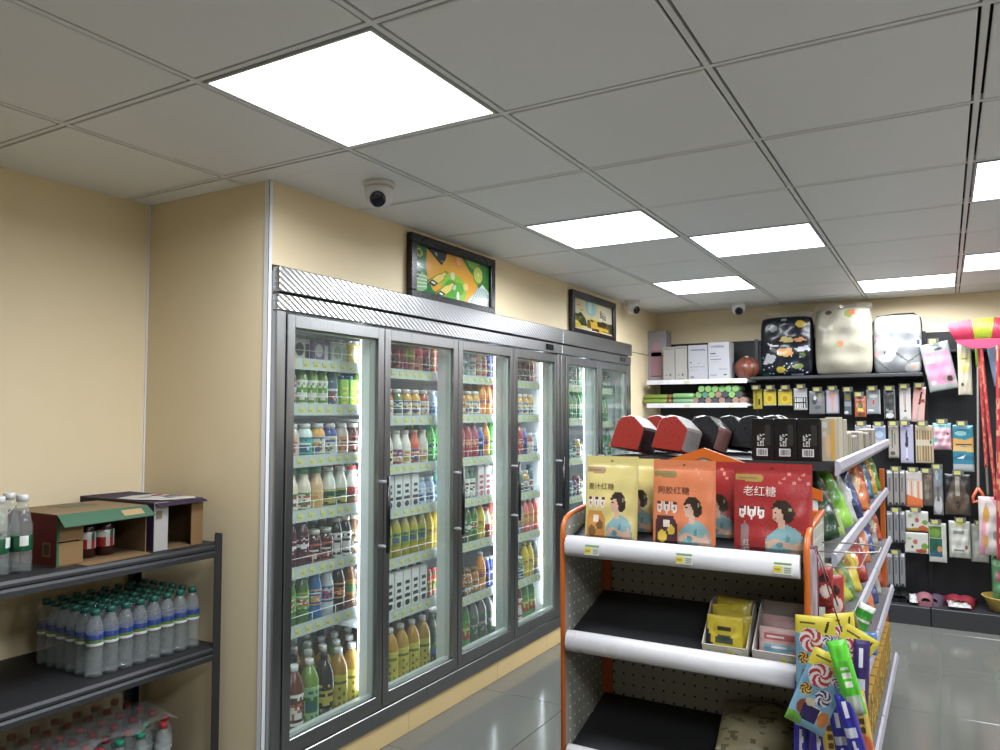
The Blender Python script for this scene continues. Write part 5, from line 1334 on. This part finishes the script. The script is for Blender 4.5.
# rolls on the lower white shelf: ends toward the aisle
RL = [(694, 391, 0), (704, 390, 0), (710, 389, 0), (717, 391, 0), (723, 391, 0), (731, 392, 0), (738, 391, 0), (741, 395.5, 0), (700, 393.5, 1), (706, 395, 1), (718, 396, 3), (725, 396, 3), (712, 394.5, 2), (702, 399, 3), (708.5, 400, 2), (716, 400, 2), (723, 400, 2), (730, 400, 2), (737.5, 401, 3), (743, 401, 3), (731, 396.5, 3)]
rc = ['#86b86a', '#5f8f80', '#a07f70', '#4a4d52']; rn = ['green', 'teal', 'pinkish brown', 'dark grey']
cnt = [0] * 4
RR = .0262
placed = []
x0r, x1r = on_y(692, 400, 6.1).x, on_y(746, 400, 6.1).x
rows = [[2, 3, 2, 3, 2, 3, 2, 2, 3, 3][:8], [0, 1, 0, 2, 3, 0, 3], [0, 0, 0, 0, 0, 0]]
nb = 8; stepx = (x1r - x0r) / nb
for rr_, row in enumerate(rows):
    for k, ci in enumerate(row):
        x = x0r + stepx * (k + .5 + rr_ * .5); z = 1.5325 + RR + rr_ * RR * 1.733
        cnt[ci] += 1
        g = G().lathe([(RR - .002, 0), (RR, .003), (RR, .24), (RR - .002, .243)], [rc[ci]] * 3, 14).rot('X', -90)
        lab = '%s rolled pack end, %s along the %s layer of rolls' % (rn[ci], ORD[k], ['bottom', 'middle', 'top'][rr_])
        solo('rolled_pack', g, 'plastic', lab, 'roll', (x, 6.085 + random.uniform(0, .02), z), 0, 'rolled packs on the lower white shelf')
# packs lying lengthwise at the other end
x0r2, x1r2 = on_y(640, 398, 6.1).x + .03, on_y(672, 398, 6.1).x
for k in range(3):
    g = G().tube([(0, 0, 0), (.01, 0, 0), (x1r2 - x0r2 - .01, 0, 0), (x1r2 - x0r2, 0, 0)], [.012, .021, .021, .012], '#7f9a3a', 10).tube([(x1r2 - x0r2 - .04, 0, 0), (x1r2 - x0r2 - .002, 0, 0)], .0214, '#8a5a34', 10)
    solo('rolled_pack', g, 'plastic', ['olive green rolled pack lying lengthwise, front one on the lower white shelf', 'olive green rolled pack lying lengthwise, rear one on the lower white shelf', 'olive green rolled pack lying on top of two others'][k], 'roll', (x0r2, 6.10 + (0, .043, .0215)[k], 1.5325 + .0215 + (.0, .0, .0375)[k]), 0, 'lengthwise rolled packs')
x0r3, x1r3 = on_y(673, 395, 6.1).x, on_y(694, 395, 6.1).x
for k in range(4):
    g = G().tube([(0, 0, 0), (.01, 0, 0), (x1r3 - x0r3 - .012, 0, 0), (x1r3 - x0r3 - .002, 0, 0)], [.016, .0215, .0215, .016], '#7fae80' if k < 2 else '#86b878', 10)
    solo('rolled_pack', g, 'plastic', 'pale green rolled pack lying lengthwise in the middle of the shelf, %s' % ['front bottom', 'rear bottom', 'front top', 'rear top'][k], 'roll', (x0r3, 6.10 + .044 * (k % 2), 1.5325 + .0215 + .0432 * (k // 2)), 0, 'lengthwise rolled packs')
# quilts in clear bags on the black shelf
def quilt(label, u0, v0, u1, y, th_, base, lst, seed, edge=None, trim=None):
    x0, x1, _, z1 = span(u0, v0, u1, 374, y); z0 = 1.7405
    w_, h = x1 - x0, z1 - z0
    t = thing('quilt_bag', label, 'quilt', ((x0 + x1) / 2, y + .06, z0), 0, 'packed quilts on the black shelf')
    fc = shapes(base, lst); fcd = lambda u, v: dim(fc(u, v), .95)
    g = pillow(w_, h, th_, 44, 50, fcd, base, seed, .16, px=.38, rnd_c=.07)
    part('quilt', g, 'film', t)
    if trim:
        pts = [(-w_ / 2 + .01, 0, .01), (-w_ / 2 + .004, 0, h - .05), (-w_ / 2 + .03, 0, h - .008), (0, 0, h + .004), (w_ / 2 - .05, 0, h + .004), (w_ / 2 - .008, 0, h - .03), (w_ / 2 - .002, 0, h - .08), (w_ / 2 - .006, 0, .01)]
        part('piping', G().tube(pts, .008, trim, 8), 'cloth', t)
    if edge:
        g = G(); rnd = random.Random(seed); n = 14
        vs_ = [(-w_ / 2 + w_ * i / (n - 1), rnd.uniform(-.012, .012), h - .012) for i in range(n)] + [(-w_ / 2 + w_ * i / (n - 1) + rnd.uniform(-.01, .01), rnd.uniform(-.02, .02), h + rnd.uniform(.01, .045)) for i in range(n)]
        g.add(vs_, [(i, i + 1, n + i + 1, n + i) for i in range(n - 1)], '#ffffff')
        part('bag_top', g, 'clear_bag', t)
nv = [('e', .27, .80, .08, .055, '#9a9a96'), ('e', .47, .94, .06, .03, '#8fa0a0'), ('e', .78, .86, .10, .055, '#c8aa3a'), ('p', [(.38, .58), (.44, .66), (.60, .64), (.66, .58), (.58, .55)], '#c8b874'), ('p', [(.62, .60), (.80, .64), (.90, .58), (.70, .56)], '#c88a5a'),
      ('p', [(.33, .36), (.36, .47), (.60, .46), (.64, .36), (.5, .32)], '#d8a05c'), ('e', .40, .11, .09, .05, '#c8b02e'), ('e', .80, .34, .06, .05, '#6a7a4a'), ('p', [(.05, .20), (.15, .38), (.33, .34), (.24, .22)], '#c0c4c8'), ('p', [(.66, .46), (.90, .50), (.94, .42), (.72, .40)], '#b8bcc0'), ('e', .72, .16, .10, .04, '#7a8a4a'), ('p', [(.58, .03), (.84, .05), (.80, .0), (.6, .0)], '#9ab0c8'), ('p', [(.14, .56), (.22, .50), (.40, .50), (.26, .53)], '#dfe2e4'), ('e', .06, .02, .1, .03, '#1f6a62')]
rnd = random.Random(4)
nv += [('e', rnd.random(), rnd.random() * .5, .012, .01, '#cfd4d8') for _ in range(36)]
quilt('navy patterned quilt packed in clear plastic on the black shelf', 759, 316, 812.5, 6.19, .15, '#141a26', nv, 11, True)
cr = [('e', .25, .93, .06, .04, '#5a4a4c'), ('e', .62, .90, .08, .055, '#7a8a4a'), ('e', .68, .92, .06, .045, '#b8663a'), ('e', .45, .45, .07, .05, '#c07a5a'), ('e', .40, .43, .04, .03, '#8aa06a'), ('e', .88, .47, .09, .07, '#e0b884'), ('e', .30, .70, .05, .04, '#c8c0b0'), ('e', .85, .55, .07, .03, '#e8e2c8')]
quilt('cream quilt with strawberry print in clear plastic, biggest of three', 813.5, 307, 871, 6.17, .17, '#a9a492', cr, 12, True)
gy = [('p', [(0, .55), (.5, .75), (1, .6), (1, 1), (0, 1)], '#a2a4a2'), ('e', .26, .42, .24, .22, '#b8b8b6'), ('e', .66, .84, .26, .12, '#bab9b8'), ('e', .66, .88, .08, .03, '#d8c0a8'), ('e', .92, .52, .06, .06, '#4a5a9a'), ('e', .92, .52, .09, .075, '#dfe2e6'), ('e', .92, .52, .045, .04, '#36468a'), ('e', .24, .36, .02, .02, '#2a3a5a'), ('e', .08, .32, .05, .04, '#d8a8a4'), ('e', .12, .60, .08, .04, '#d8a8b0'), ('p', [(.46, .34), (.72, .18), (.74, .20), (.48, .37)], '#5a5a58'), ('p', [(.72, .18), (1, .34), (1, .36), (.72, .21)], '#5a5a58'), ('p', [(.05, .22), (.3, .05), (.32, .07), (.07, .25)], '#6a6a68'), ('e', .86, .09, .2, .09, '#bab9b8'), ('e', .84, .10, .05, .03, '#d8a884')]
quilt('grey-piped quilt bag with white animal print beside the pink towel pack', 872, 314, 921, 6.20, .13, '#86888a', gy, 13, False, '#33302e')
# ------------------------------------------------------------------ hanging goods
HOOK = {}
def hook(x, z, y0=6.15):
    """wire hook with a price holder at its end: both parts of the wall unit"""
    part('hook', G().tube([(x, YP - .001, z), (x, y0 + .01, z), (x, y0, z + .006)], .0022, '#a0a0a0', 6), 'wire_steel', BU)
    h = G().box(x - .034, x + .034, y0 - .004, y0 - .002, z - .010, z + .026, '#5f615f').box(x - .024, x + .014, y0 - .0046, y0 - .004, z - .006, z + .020, '#b8b46a')
    part('price_holder', h, 'gloss', BU)
def card(nm, label, u0, v0, u1, v1, base, lst=(), t_=.012, y=6.2, soft=False, hk=True, cat='pack', roll=0, mat=None, nu=None, holder=True):
    x0, x1, z0, z1 = span(u0, v0, u1, v1, y); w_, h = x1 - x0, z1 - z0
    nu = nu or max(10, int((u1 - u0) * 1.6)); nv_ = max(12, int((v1 - v0) * 1.5))
    sd = int(u0 * 7 + v0)
    th_ = None if soft else (lambda u, v: (1 - abs(2 * u - 1) ** 14) * (1 - abs(2 * v - 1) ** 16))
    fc = shapes(base, lst); fcd = lambda u, v: dim(fc(u, v))
    g = pillow(w_, h, t_, nu, nv_, fcd, base, sd, .25 if soft else .02, thick=th_, px=.4)
    g.mv(0, 0, -h).rot('Y', roll)
    solo(nm, g, mat or ('foil' if soft else 'gloss'), label, cat, ((x0 + x1) / 2, y, z1), 0, WG)
    if hk: hook((x0 + x1) / 2 + random.uniform(-.01, .01), z1 + .004, y - .035)
E_ = lambda *a: ('e',) + a
Rr = lambda *a: ('r',) + a
card('hanging_pack', 'narrow yellow pack first along the hooks, by the white shelf', 753, 389, 762, 409, '#b0a02c', [Rr(.2, .1, .5, .9, '#8a7c22'), Rr(.6, .2, .8, .5, '#4a4420')])
for k, (a, b_) in enumerate(((763.5, 776), (778, 792))):
    card('blister_pack', ['yellow blister pack with round item, by the narrow yellow pack', 'yellow blister pack with round item, by the white comb pack'][k], a, 389, b_, 405.5, '#c8b63a', [Rr(0, 0, 1, .1, '#d8d0a0'), E_(.5, .42, .30, .30, '#e0c020'), E_(.5, .42, .18, .18, '#b8981c'), Rr(.0, .85, 1, 1, '#8a8244')])
card('hanging_pack', 'white and black striped comb pack on a hook', 793.5, 388, 807, 410, '#c2c2c4', [Rr(.05, .08, .95, .58, '#2a2a2c')] + [Rr(.1 + .16 * k, .10, .2 + .16 * k, .54, '#dadadc') for k in range(5)] + [Rr(.05, .30, .95, .36, '#2a2a2c')])
card('hanging_pack', 'grey clear pack with small dark things on a hook', 809, 391, 824.5, 414, '#77797c', [E_(.35, .6, .16, .2, '#3a4440'), E_(.38, .7, .1, .1, '#c8d0d0'), E_(.7, .6, .14, .12, '#a08a92'), E_(.55, .3, .2, .1, '#5a5f60'), E_(.7, .75, .1, .08, '#9aa06a')], soft=True)
card('hanging_card', 'pale lavender card with pink Y-shaped item', 825.5, 390, 839, 413.5, '#b8b4c0', [('p', [(.2, .85), (.8, .85), (.56, .55), (.58, .12), (.42, .12), (.44, .55)], '#d89a8c'), Rr(0, 0, .08, 1, '#8a869a'), Rr(.92, 0, 1, 1, '#8a869a')])
card('hanging_card', 'slim slate-blue card between lavender card and orange charm', 844, 391, 851, 415, '#5f6670', [Rr(0, .35, 1, .55, '#8a98a0'), Rr(.2, .65, .8, .85, '#8a7a3a'), E_(.3, .1, .3, .06, '#d8dadc')])
card('plush_charm', 'orange plush charm hanging on a chain', 854.5, 396, 866, 417, '#b8633c', [E_(.5, .5, .4, .3, '#c87a4a'), E_(.5, .55, .2, .12, '#3a5a3a'), Rr(.3, .3, .7, .42, '#d8c83a'), E_(.4, .8, .25, .12, '#a84a3c'), E_(.6, .15, .3, .1, '#8a4a34')], .03, soft=True)
g = G().tube([on_y(860, 388, 6.2), on_y(861.5, 390.5, 6.19), on_y(859.5, 393, 6.2), on_y(860, 397, 6.2)], .005, '#8a8030', 6)
card('hanging_card', 'grey-blue card with small pink figure', 866.5, 390, 880, 414, '#93999e', [Rr(0, 0, .06, 1, '#d8dadc'), Rr(.94, 0, 1, 1, '#d8dadc'), Rr(.36, .34, .64, .62, '#c89a98'), Rr(.44, .4, .56, .58, '#b04a4a'), E_(.5, .75, .3, .08, '#c8ccce'), E_(.3, .15, .25, .05, '#d8dcde')])
card('hanging_pack', 'clear bag of silver bits on a hook', 883.5, 390, 895, 419, '#3c3e3e', [Rr(0, 0, .08, 1, '#7a7c7c'), Rr(.9, 0, 1, 1, '#7a7c7c'), E_(.5, .12, .35, .1, '#d0d2d4'), E_(.6, .25, .2, .05, '#9a9c9c'), E_(.3, .3, .15, .04, '#8a8c8c')], .02, soft=True)
card('hanging_card', 'white card with long thin brush', 899, 388, 910.5, 420.5, '#cfcbc8', [Rr(.40, .45, .46, .88, '#8a6a5a'), Rr(.52, .45, .58, .88, '#8a6a5a'), E_(.5, .30, .10, .04, '#3a2a24'), Rr(.45, .32, .55, .46, '#a08070'), E_(.5, .08, .2, .04, '#a8a6a4')])
card('hanging_card', 'pink card with a kitchen knife, red tag on top', 913.5, 387, 926, 422, '#d2a39c', [('p', [(.30, .06), (.46, .06), (.60, .55), (.52, .58)], '#9aa0a4'), ('p', [(.45, .5), (.62, .5), (.74, .86), (.60, .86)], '#4a2c2c'), Rr(.6, .55, .95, .66, '#8a4a44'), E_(.5, .96, .2, .05, '#b02a2a')], roll=4)
card('hanging_pack', 'white pack with grey print, second row by the cream box', 855, 425, 871, 437.5, '#b9b9c0', [E_(.3, .5, .15, .2, '#5a5a68'), E_(.7, .4, .2, .2, '#8a8a98')])
card('hanging_pack', 'pale blue pack, second row above the price rail', 872.5, 425.5, 885.5, 448, '#8fa6c4', [E_(.5, .6, .3, .15, '#b8c8dc'), Rr(0, .9, 1, 1, '#c8d0d8')])
card('slim_box', 'slim beige-grey box, second row beside the lavender knife card', 888, 425, 898.5, 458, '#a5a096', [Rr(.3, .3, .45, .85, '#6a665c'), Rr(.55, .4, .7, .75, '#7a766c'), E_(.4, .15, .25, .06, '#5a564c')], .02)
card('hanging_card', 'lavender card with dark-bladed knife', 900, 424.5, 913, 463, '#aeacc6', [('p', [(.36, .44), (.60, .44), (.56, .82), (.44, .88)], '#3c4048'), Rr(.42, .08, .56, .42, '#c8cad8'), Rr(.42, .4, .56, .44, '#4a4c58'), E_(.49, .10, .09, .03, '#5a5c6a'), Rr(.2, .94, .8, .96, '#3a3a48')])
card('hanging_pack', 'kraft card of wooden chopsticks', 915, 425, 933, 463, '#b5a88e', [Rr(.06 + .15 * k, .06, .15 + .15 * k, .86, '#9a8258') for k in range(6)] + [Rr(.12 + .15 * k, .06, .15 + .15 * k, .86, '#5f4c30') for k in range(6)] + [Rr(.02, .46, .98, .62, '#c0b6a2'), E_(.84, .55, .07, .05, '#3a6a4a')])
card('plush_pack', 'pink plush toy under a cyan header card', 932.5, 423, 951, 450, '#d8a8b4', [Rr(0, .82, 1, 1, '#7fc0c8'), E_(.1, .35, .14, .14, '#9ac4cc'), E_(.55, .55, .12, .03, '#b87a8a'), E_(.8, .6, .06, .05, '#6a3a4a')], .06, soft=True)
card('hanging_pack', 'teal, sand and blue printed pack near the broom poles', 952, 425, 973, 471.5, '#2f7f92', [Rr(0, .14, 1, .22, '#2a7c98'), Rr(0, 0, 1, .16, '#aab0b0'), ('p', [(0, .50), (.5, .56), (1, .48), (1, .74), (.6, .68), (0, .72)], '#c89a54'), ('p', [(0, .44), (1, .42), (1, .52), (0, .54)], '#cfae6a'), Rr(.15, .57, .9, .60, '#4a4a40'), E_(.4, .82, .28, .05, '#8ab8b8'), ('p', [(0, .30), (.4, .38), (1, .32), (1, .24), (0, .24)], '#2c6a88'), ('p', [(.2, .28), (.6, .36), (.5, .28)], '#c8d8d8')], .02)
for r_, (v0, v1) in enumerate(((470, 506), (511, 543), (553, 587))):
    for k, (a, b_) in enumerate(((886.5, 893), (893.2, 899), (899.2, 905))):
        card('slim_box', 'slim grey box, %s of three, %s row from top, by the far orange post' % (ORD[k], ORD[r_]), a, v0, b_, v1, '#85868a' if r_ else '#8f8b88', [Rr(.3, .4, .6, .8, '#6a6a70'), Rr(.1, .9, .9, .94, '#b8b8b8'), E_(.5, .08, .25, .04, '#3a3a3e')], .05, hk=(k == 1))
card('toothbrush_pack', 'clear pack of orange and white toothbrushes', 905.5, 471, 922, 507, '#c9bfb4', [Rr(.1 + .2 * k, .05, .2 + .2 * k, .72, '#d8864a' if k % 2 else '#e0d0c4') for k in range(5)] + [('p', [(0, 0), (1, 0), (1, .22), (0, .35)], '#d06a34'), Rr(.0, .80, 1, 1, '#d8d4d0')])
card('hanging_pack', 'grey-brown sleeve pack beside the toothbrushes', 922.5, 472, 932.5, 506, '#5f564c', [Rr(.2, .2, .6, .8, '#7a7064'), E_(.6, .9, .2, .06, '#8a6a5a')], .03, soft=True)
card('foil_pack', 'silver spoon-shaped pack hanging above the green pack', 932.5, 468, 942.5, 515, '#7c7e80', [E_(.5, .22, .42, .2, '#b9bbbd'), Rr(.35, .3, .6, .6, '#5a5c5e'), E_(.7, .82, .25, .16, '#6f8a98'), E_(.4, .85, .15, .1, '#b8bcbe')], .03, soft=True)
card('bun_hairpiece', 'brown ring-shaped mesh item hanging in clear bag', 944, 474, 970, 515, '#4c4238', [('p', [(0, .3), (.4, 1), (.0, 1)], '#1c1c1e'), ('p', [(1, .3), (.62, 1), (1, 1)], '#1c1c1e'), Rr(.42, .45, .58, .95, '#9a948a'), E_(.5, .26, .34, .22, '#5f4e3c'), E_(.5, .26, .12, .09, '#2a221c'), E_(.2, .4, .12, .12, '#6a6058'), E_(.84, .4, .12, .12, '#6a6058')], .04, soft=True)
card('fruit_card', 'white card printed with small fruits, upper of two', 905.5, 511, 928, 531, '#cfcdc6', [E_(.5, .55, .1, .12, '#b8605a'), E_(.85, .45, .12, .12, '#6f9a3a'), ('p', [(0, 0), (1, 0), (1, .22), (0, .12)], '#b08a2c'), E_(.75, .15, .2, .14, '#c0542a'), E_(.2, .75, .1, .08, '#9ab07a'), E_(.3, .3, .06, .06, '#3a5a2a')])
card('fruit_card', 'white card printed with small fruits, lower of two', 904.5, 532.5, 928, 553, '#cbcac2', [E_(.45, .55, .1, .12, '#b8605a'), E_(.85, .35, .14, .16, '#6f9a3a'), E_(.7, .12, .24, .1, '#b04a2a'), E_(.2, .7, .1, .08, '#9ab07a'), E_(.32, .3, .06, .06, '#3a5a2a')], hk=False)
card('hanging_pack', 'green and white pack with dark green label', 928.5, 523, 946, 562, '#c2c6bc', [Rr(.05, .62, .7, .92, '#4f7a2a'), E_(.35, .75, .3, .12, '#6f9a34'), Rr(.05, .22, .75, .60, '#1f5a4a'), E_(.6, .34, .14, .08, '#c88a5a'), Rr(.05, .14, .75, .24, '#2a5a7a')], .02, soft=True)
card('towel_pack', 'white folded towel in clear bag, lower row', 948.5, 521, 970, 558, '#b2b5aa', [Rr(.12, .15, .88, .80, '#cdcec6'), Rr(.2, .66, .7, .74, '#8a908a'), Rr(.2, .2, .7, .24, '#6a6f6a'), E_(.8, .3, .08, .06, '#8a5a4a'), Rr(.3, .88, .7, .96, '#c8c86a')], .04, soft=True)
card('towel_pack', 'white pack partly hidden by the pink flowered cloth', 970.5, 524, 988, 562, '#bcc0b4', [E_(.5, .4, .3, .2, '#cfd2c8')], .03, soft=True, y=6.24)
# packs beside the quilts
card('towel_pack', 'tilted grey pack with pink towel and rabbit tag', 919, 343, 948, 391, '#9aa19e', [Rr(.08, .13, .94, .80, '#cf86a6'), ('p', [(.10, .58), (.42, .58), (.42, .78), (.34, .72), (.18, .72), (.10, .80)], '#ddaebd'), E_(.74, .22, .2, .09, '#a8868a'), E_(.78, .22, .1, .06, '#3a3034'), E_(.6, .86, .16, .03, '#2a3030'), E_(.2, .18, .08, .04, '#e6d8dc')], .035, y=6.2, soft=True, roll=-10, hk=True)
card('towel_pack', 'narrow cream towel pack under the pink broom', 957, 343, 971, 395, '#bfb8a2', [Rr(.15, .55, .85, .80, '#d2c98a'), E_(.5, .5, .25, .06, '#c8c062'), Rr(.3, .68, .7, .70, '#7a7468'), E_(.3, .2, .1, .03, '#4a463c'), Rr(0, .9, 1, 1, '#cfcbb8')], .03, y=6.2, soft=True)
# ------------------------------------------------------------------ brooms
br = on_y(981, 345, 6.06)
t = thing('broom', 'pink and lime broom hung head up, red patterned handle', 'broom', (br.x, 6.06, 0))
def bz(v): return on_y(981, v, 6.06).z
xl, xr = on_y(945, 320, 6.06).x - br.x, on_y(1021, 320, 6.06).x - br.x
zt, zb = bz(317), bz(341)
segs = ((0, .36, '#c41f48', 'pink'), (.36, .66, '#a9b81f', 'lime'), (.66, 1, '#c41f48', 'pink'))
for a, b_, cc, nm in segs:
    g = G(); n = int((b_ - a) * 44)
    for q in range(n):
        f = a + (b_ - a) * (q + .5) / n
        for dy in (-.012, 0, .012):
            xt = xl + (xr - xl) * f; xb_ = xl * .70 + (xr - xl) * .70 * f
            zz = zt - .012 * abs(f - .5) * 2 + random.uniform(-.004, .004) - .02 * (1 - f)
            g.tube([(xb_, dy * .7, zb), (xt, dy * 1.6, zz)], [.005, .0065], cc, 4)
    part('bristles', g, 'plastic', t, nm + ' bristles')['kind'] = 'stuff'
part('head', G().prism([(xl * .73, zb + .012), (xr * .73, zb + .014), (xr * .66, zb - .012), (.05, zb - .05), (-.05, zb - .05), (xl * .66, zb - .010)], -.016, .016, 'y', '#c8245c'), 'plastic', t)
def pole(parent, u0, v0, u1, v1, y, r, c1, c2=None, name='handle'):
    a, b_ = on_y(u0, v0, y), on_y(u1, v1, y); n = 40; g = G()
    off = Vector(parent.location) if parent else Vector()
    g.tube([a.lerp(b_, k / n) - off for k in range(n + 1)], r, c1, 8)
    if c2:
        rnd = random.Random(int(u0))
        for k in range(n * 8):
            if rnd.random() < .3: g.c[k] = c2
    return g
part('handle', pole(t, 981, 346, 996, 500, 6.06, .0105, '#a81f28', '#c8664a'), 'plastic', t)
def longpole(nm, label, *a, cat='broom', extra=None):
    o = thing(nm, label, cat, (0, 0, 0))
    part('handle', pole(None, *a), 'plastic', o)
    if extra: extra(o)
    return o
longpole('patterned_pole', 'red patterned pole standing straight beside the broom handle', 979, 344, 986.5, 467, 6.12, .0115, '#a81f28', '#c8705a', cat='pole')
longpole('patterned_pole', 'red patterned pole cut by the frame edge', 998, 345, 999, 560, 6.03, .013, '#a02028', '#c88060', cat='pole')
def hook_(o):
    p = on_y(978, 488, 6.14)
    part('hook_end', G().tube([p, p + Vector((.02, 0, -.03)), p + Vector((.035, 0, -.075)), p + Vector((.02, 0, -.1)), p + Vector((-.01, 0, -.09)), p + Vector((-.03, 0, -.1)), p + Vector((-.03, 0, -.06)), p], .010, '#c8501c', 8), 'plastic', o)
def lime_(o):
    a, b_ = on_y(976.5, 342, 6.14), on_y(978, 366, 6.14)
    part('grip', G().tube([a, b_], .012, '#8fce2a', 8), 'plastic', o)
longpole('squeegee_pole', 'thin grey pole with an orange hooked end', 978, 366, 978.2, 489, 6.14, .0075, '#8f8a82', None, cat='pole', extra=hook_)
longpole('mop_pole', 'thin grey pole with lime grip at its top', 981, 366, 988, 496, 6.20, .0075, '#7f7c76', None, cat='pole', extra=lime_)
card('dust_pan', 'pale blue and white cleaning item beside the broom poles', 986, 345, 997, 386, '#8fa0c0', [('p', [(0, 0), (1, 0), (1, .5), (.3, .1)], '#c8c8c0')], .03, y=6.25, hk=False, roll=-8)
# flowered cloth, green pack
card('hanging_cloth', 'pink and white flowered cloth pack hanging above the basin', 978, 497, 1016, 556, '#d0c4c2', [('p', [(0, 0), (.14, 0), (.22, .95), (.1, .7)], '#d8909c'), E_(.2, .7, .08, .14, '#c8963c'), E_(.17, .25, .07, .1, '#c89a48'), ('p', [(.3, 1), (.8, 1), (.5, .8)], '#d8909c'), ('p', [(.55, .1), (.62, .7), (.7, .2)], '#d8a0aa'), E_(.42, .35, .06, .08, '#8a8a80')], .07, y=6.12, soft=True, hk=False, mat='cloth')
card('green_bucket_pack', 'green wrapped pack standing in the yellow basin', 991, 556, 1020, 600, '#5f9a68', [E_(.3, .55, .2, .14, '#a05a6a'), E_(.2, .85, .2, .08, '#8ac08a')], .12, y=6.19, soft=True, hk=False)
# basin
bc = on_y(1000, 612, 6.17)
t = thing('basin', 'yellow plastic basin on the black base deck', 'basin', (bc.x + .045, 6.215, .1255))
g = G().lathe([(.085, 0), (.10, .004), (.135, .085), (.146, .095), (.148, .10), (.142, .101), (.130, .09), (.097, .008), (.01, .006)], '#c8a94c', 28)
part('bowl', g, 'plastic', t)
# slippers and packs on the deck
ZD = .1255
def slipper(label, u, v, y, c, c2, rz, strap=True, s=1.0):
    p = on_y(u, v, y)
    t = thing('slipper', label, 'slipper', (p.x, y, ZD), math.radians(rz), 'slippers on the base deck')
    out = [(-.045, -.10), (-.03, -.125), (0, -.132), (.03, -.125), (.045, -.10), (.046, -.02), (.036, .04), (.04, .09), (.03, .118), (0, .126), (-.03, .118), (-.04, .09), (-.036, .04), (-.046, -.02)]
    part('sole', G().prism([(a * s, b * s) for a, b in out], 0, .026 * s, 'z', c, c2), 'plastic', t)
    g = G(); vs_ = []; n = 9
    for yy, rr, zz in ((-.122, .55, .038), (-.09, .94, .052), (-.05, 1.0, .060), (-.015, 1.0, .052)):
        for k in range(n):
            a = PI * k / (n - 1)
            vs_.append((.047 * s * rr * math.cos(a), yy * s, .012 * s + zz * s * math.sin(a) ** .6))
    g.add(vs_, [(j * n + k, j * n + k + 1, (j + 1) * n + k + 1, (j + 1) * n + k) for j in range(3) for k in range(n - 1)], c, True)
    part('strap', g, 'plastic', t)
slipper('black slipper at the near end of the base deck', 894, 606, 6.26, '#101012', '#0a0a0c', 8)
slipper('black slipper second along the base deck', 905.5, 604, 6.26, '#131316', '#0a0a0c', -6)
slipper('pink slipper standing on the base deck', 924, 606, 6.24, '#96606a', '#8a5a64', 6, s=1.15)
slipper('mauve slipper beside the pink one', 938.5, 605, 6.26, '#54465a', '#6a5a70', -12)
slipper('red slipper, toward the mauve slipper', 952.5, 600, 6.27, '#86202e', '#701826', 14, s=1.15)
slipper('red slipper, toward the basin', 967, 603, 6.27, '#86202e', '#701826', -8, s=1.15)
def scrap(label, u0, u1, v, y, h, c, lst, seed):
    a, b_ = on_y(u0, v, y), on_y(u1, v, y)
    g = pillow(b_.x - a.x, .14, h, 14, 12, shapes(c, lst), c, seed, .8, px=.4).rot('X', -80)
    zm = min(p[2] for p in g.v); g.mv(0, 0, -zm)
    solo('clear_wrap', g, 'foil', label, 'pack', ((a.x + b_.x) / 2, y, ZD), .1, 'plastic-wrapped goods on the base deck')
scrap('white wrapped pack between black and pink slippers', 910, 918, 606, 6.09, .03, '#b8b8b8', [E_(.5, .5, .3, .3, '#dcdcdc')], 3)
scrap('white wrapped pack in front of the red slippers', 949, 972, 612, 6.09, .03, '#b4b2b0', [E_(.3, .5, .2, .3, '#8a8886'), E_(.7, .4, .2, .2, '#b8b8b6')], 5)
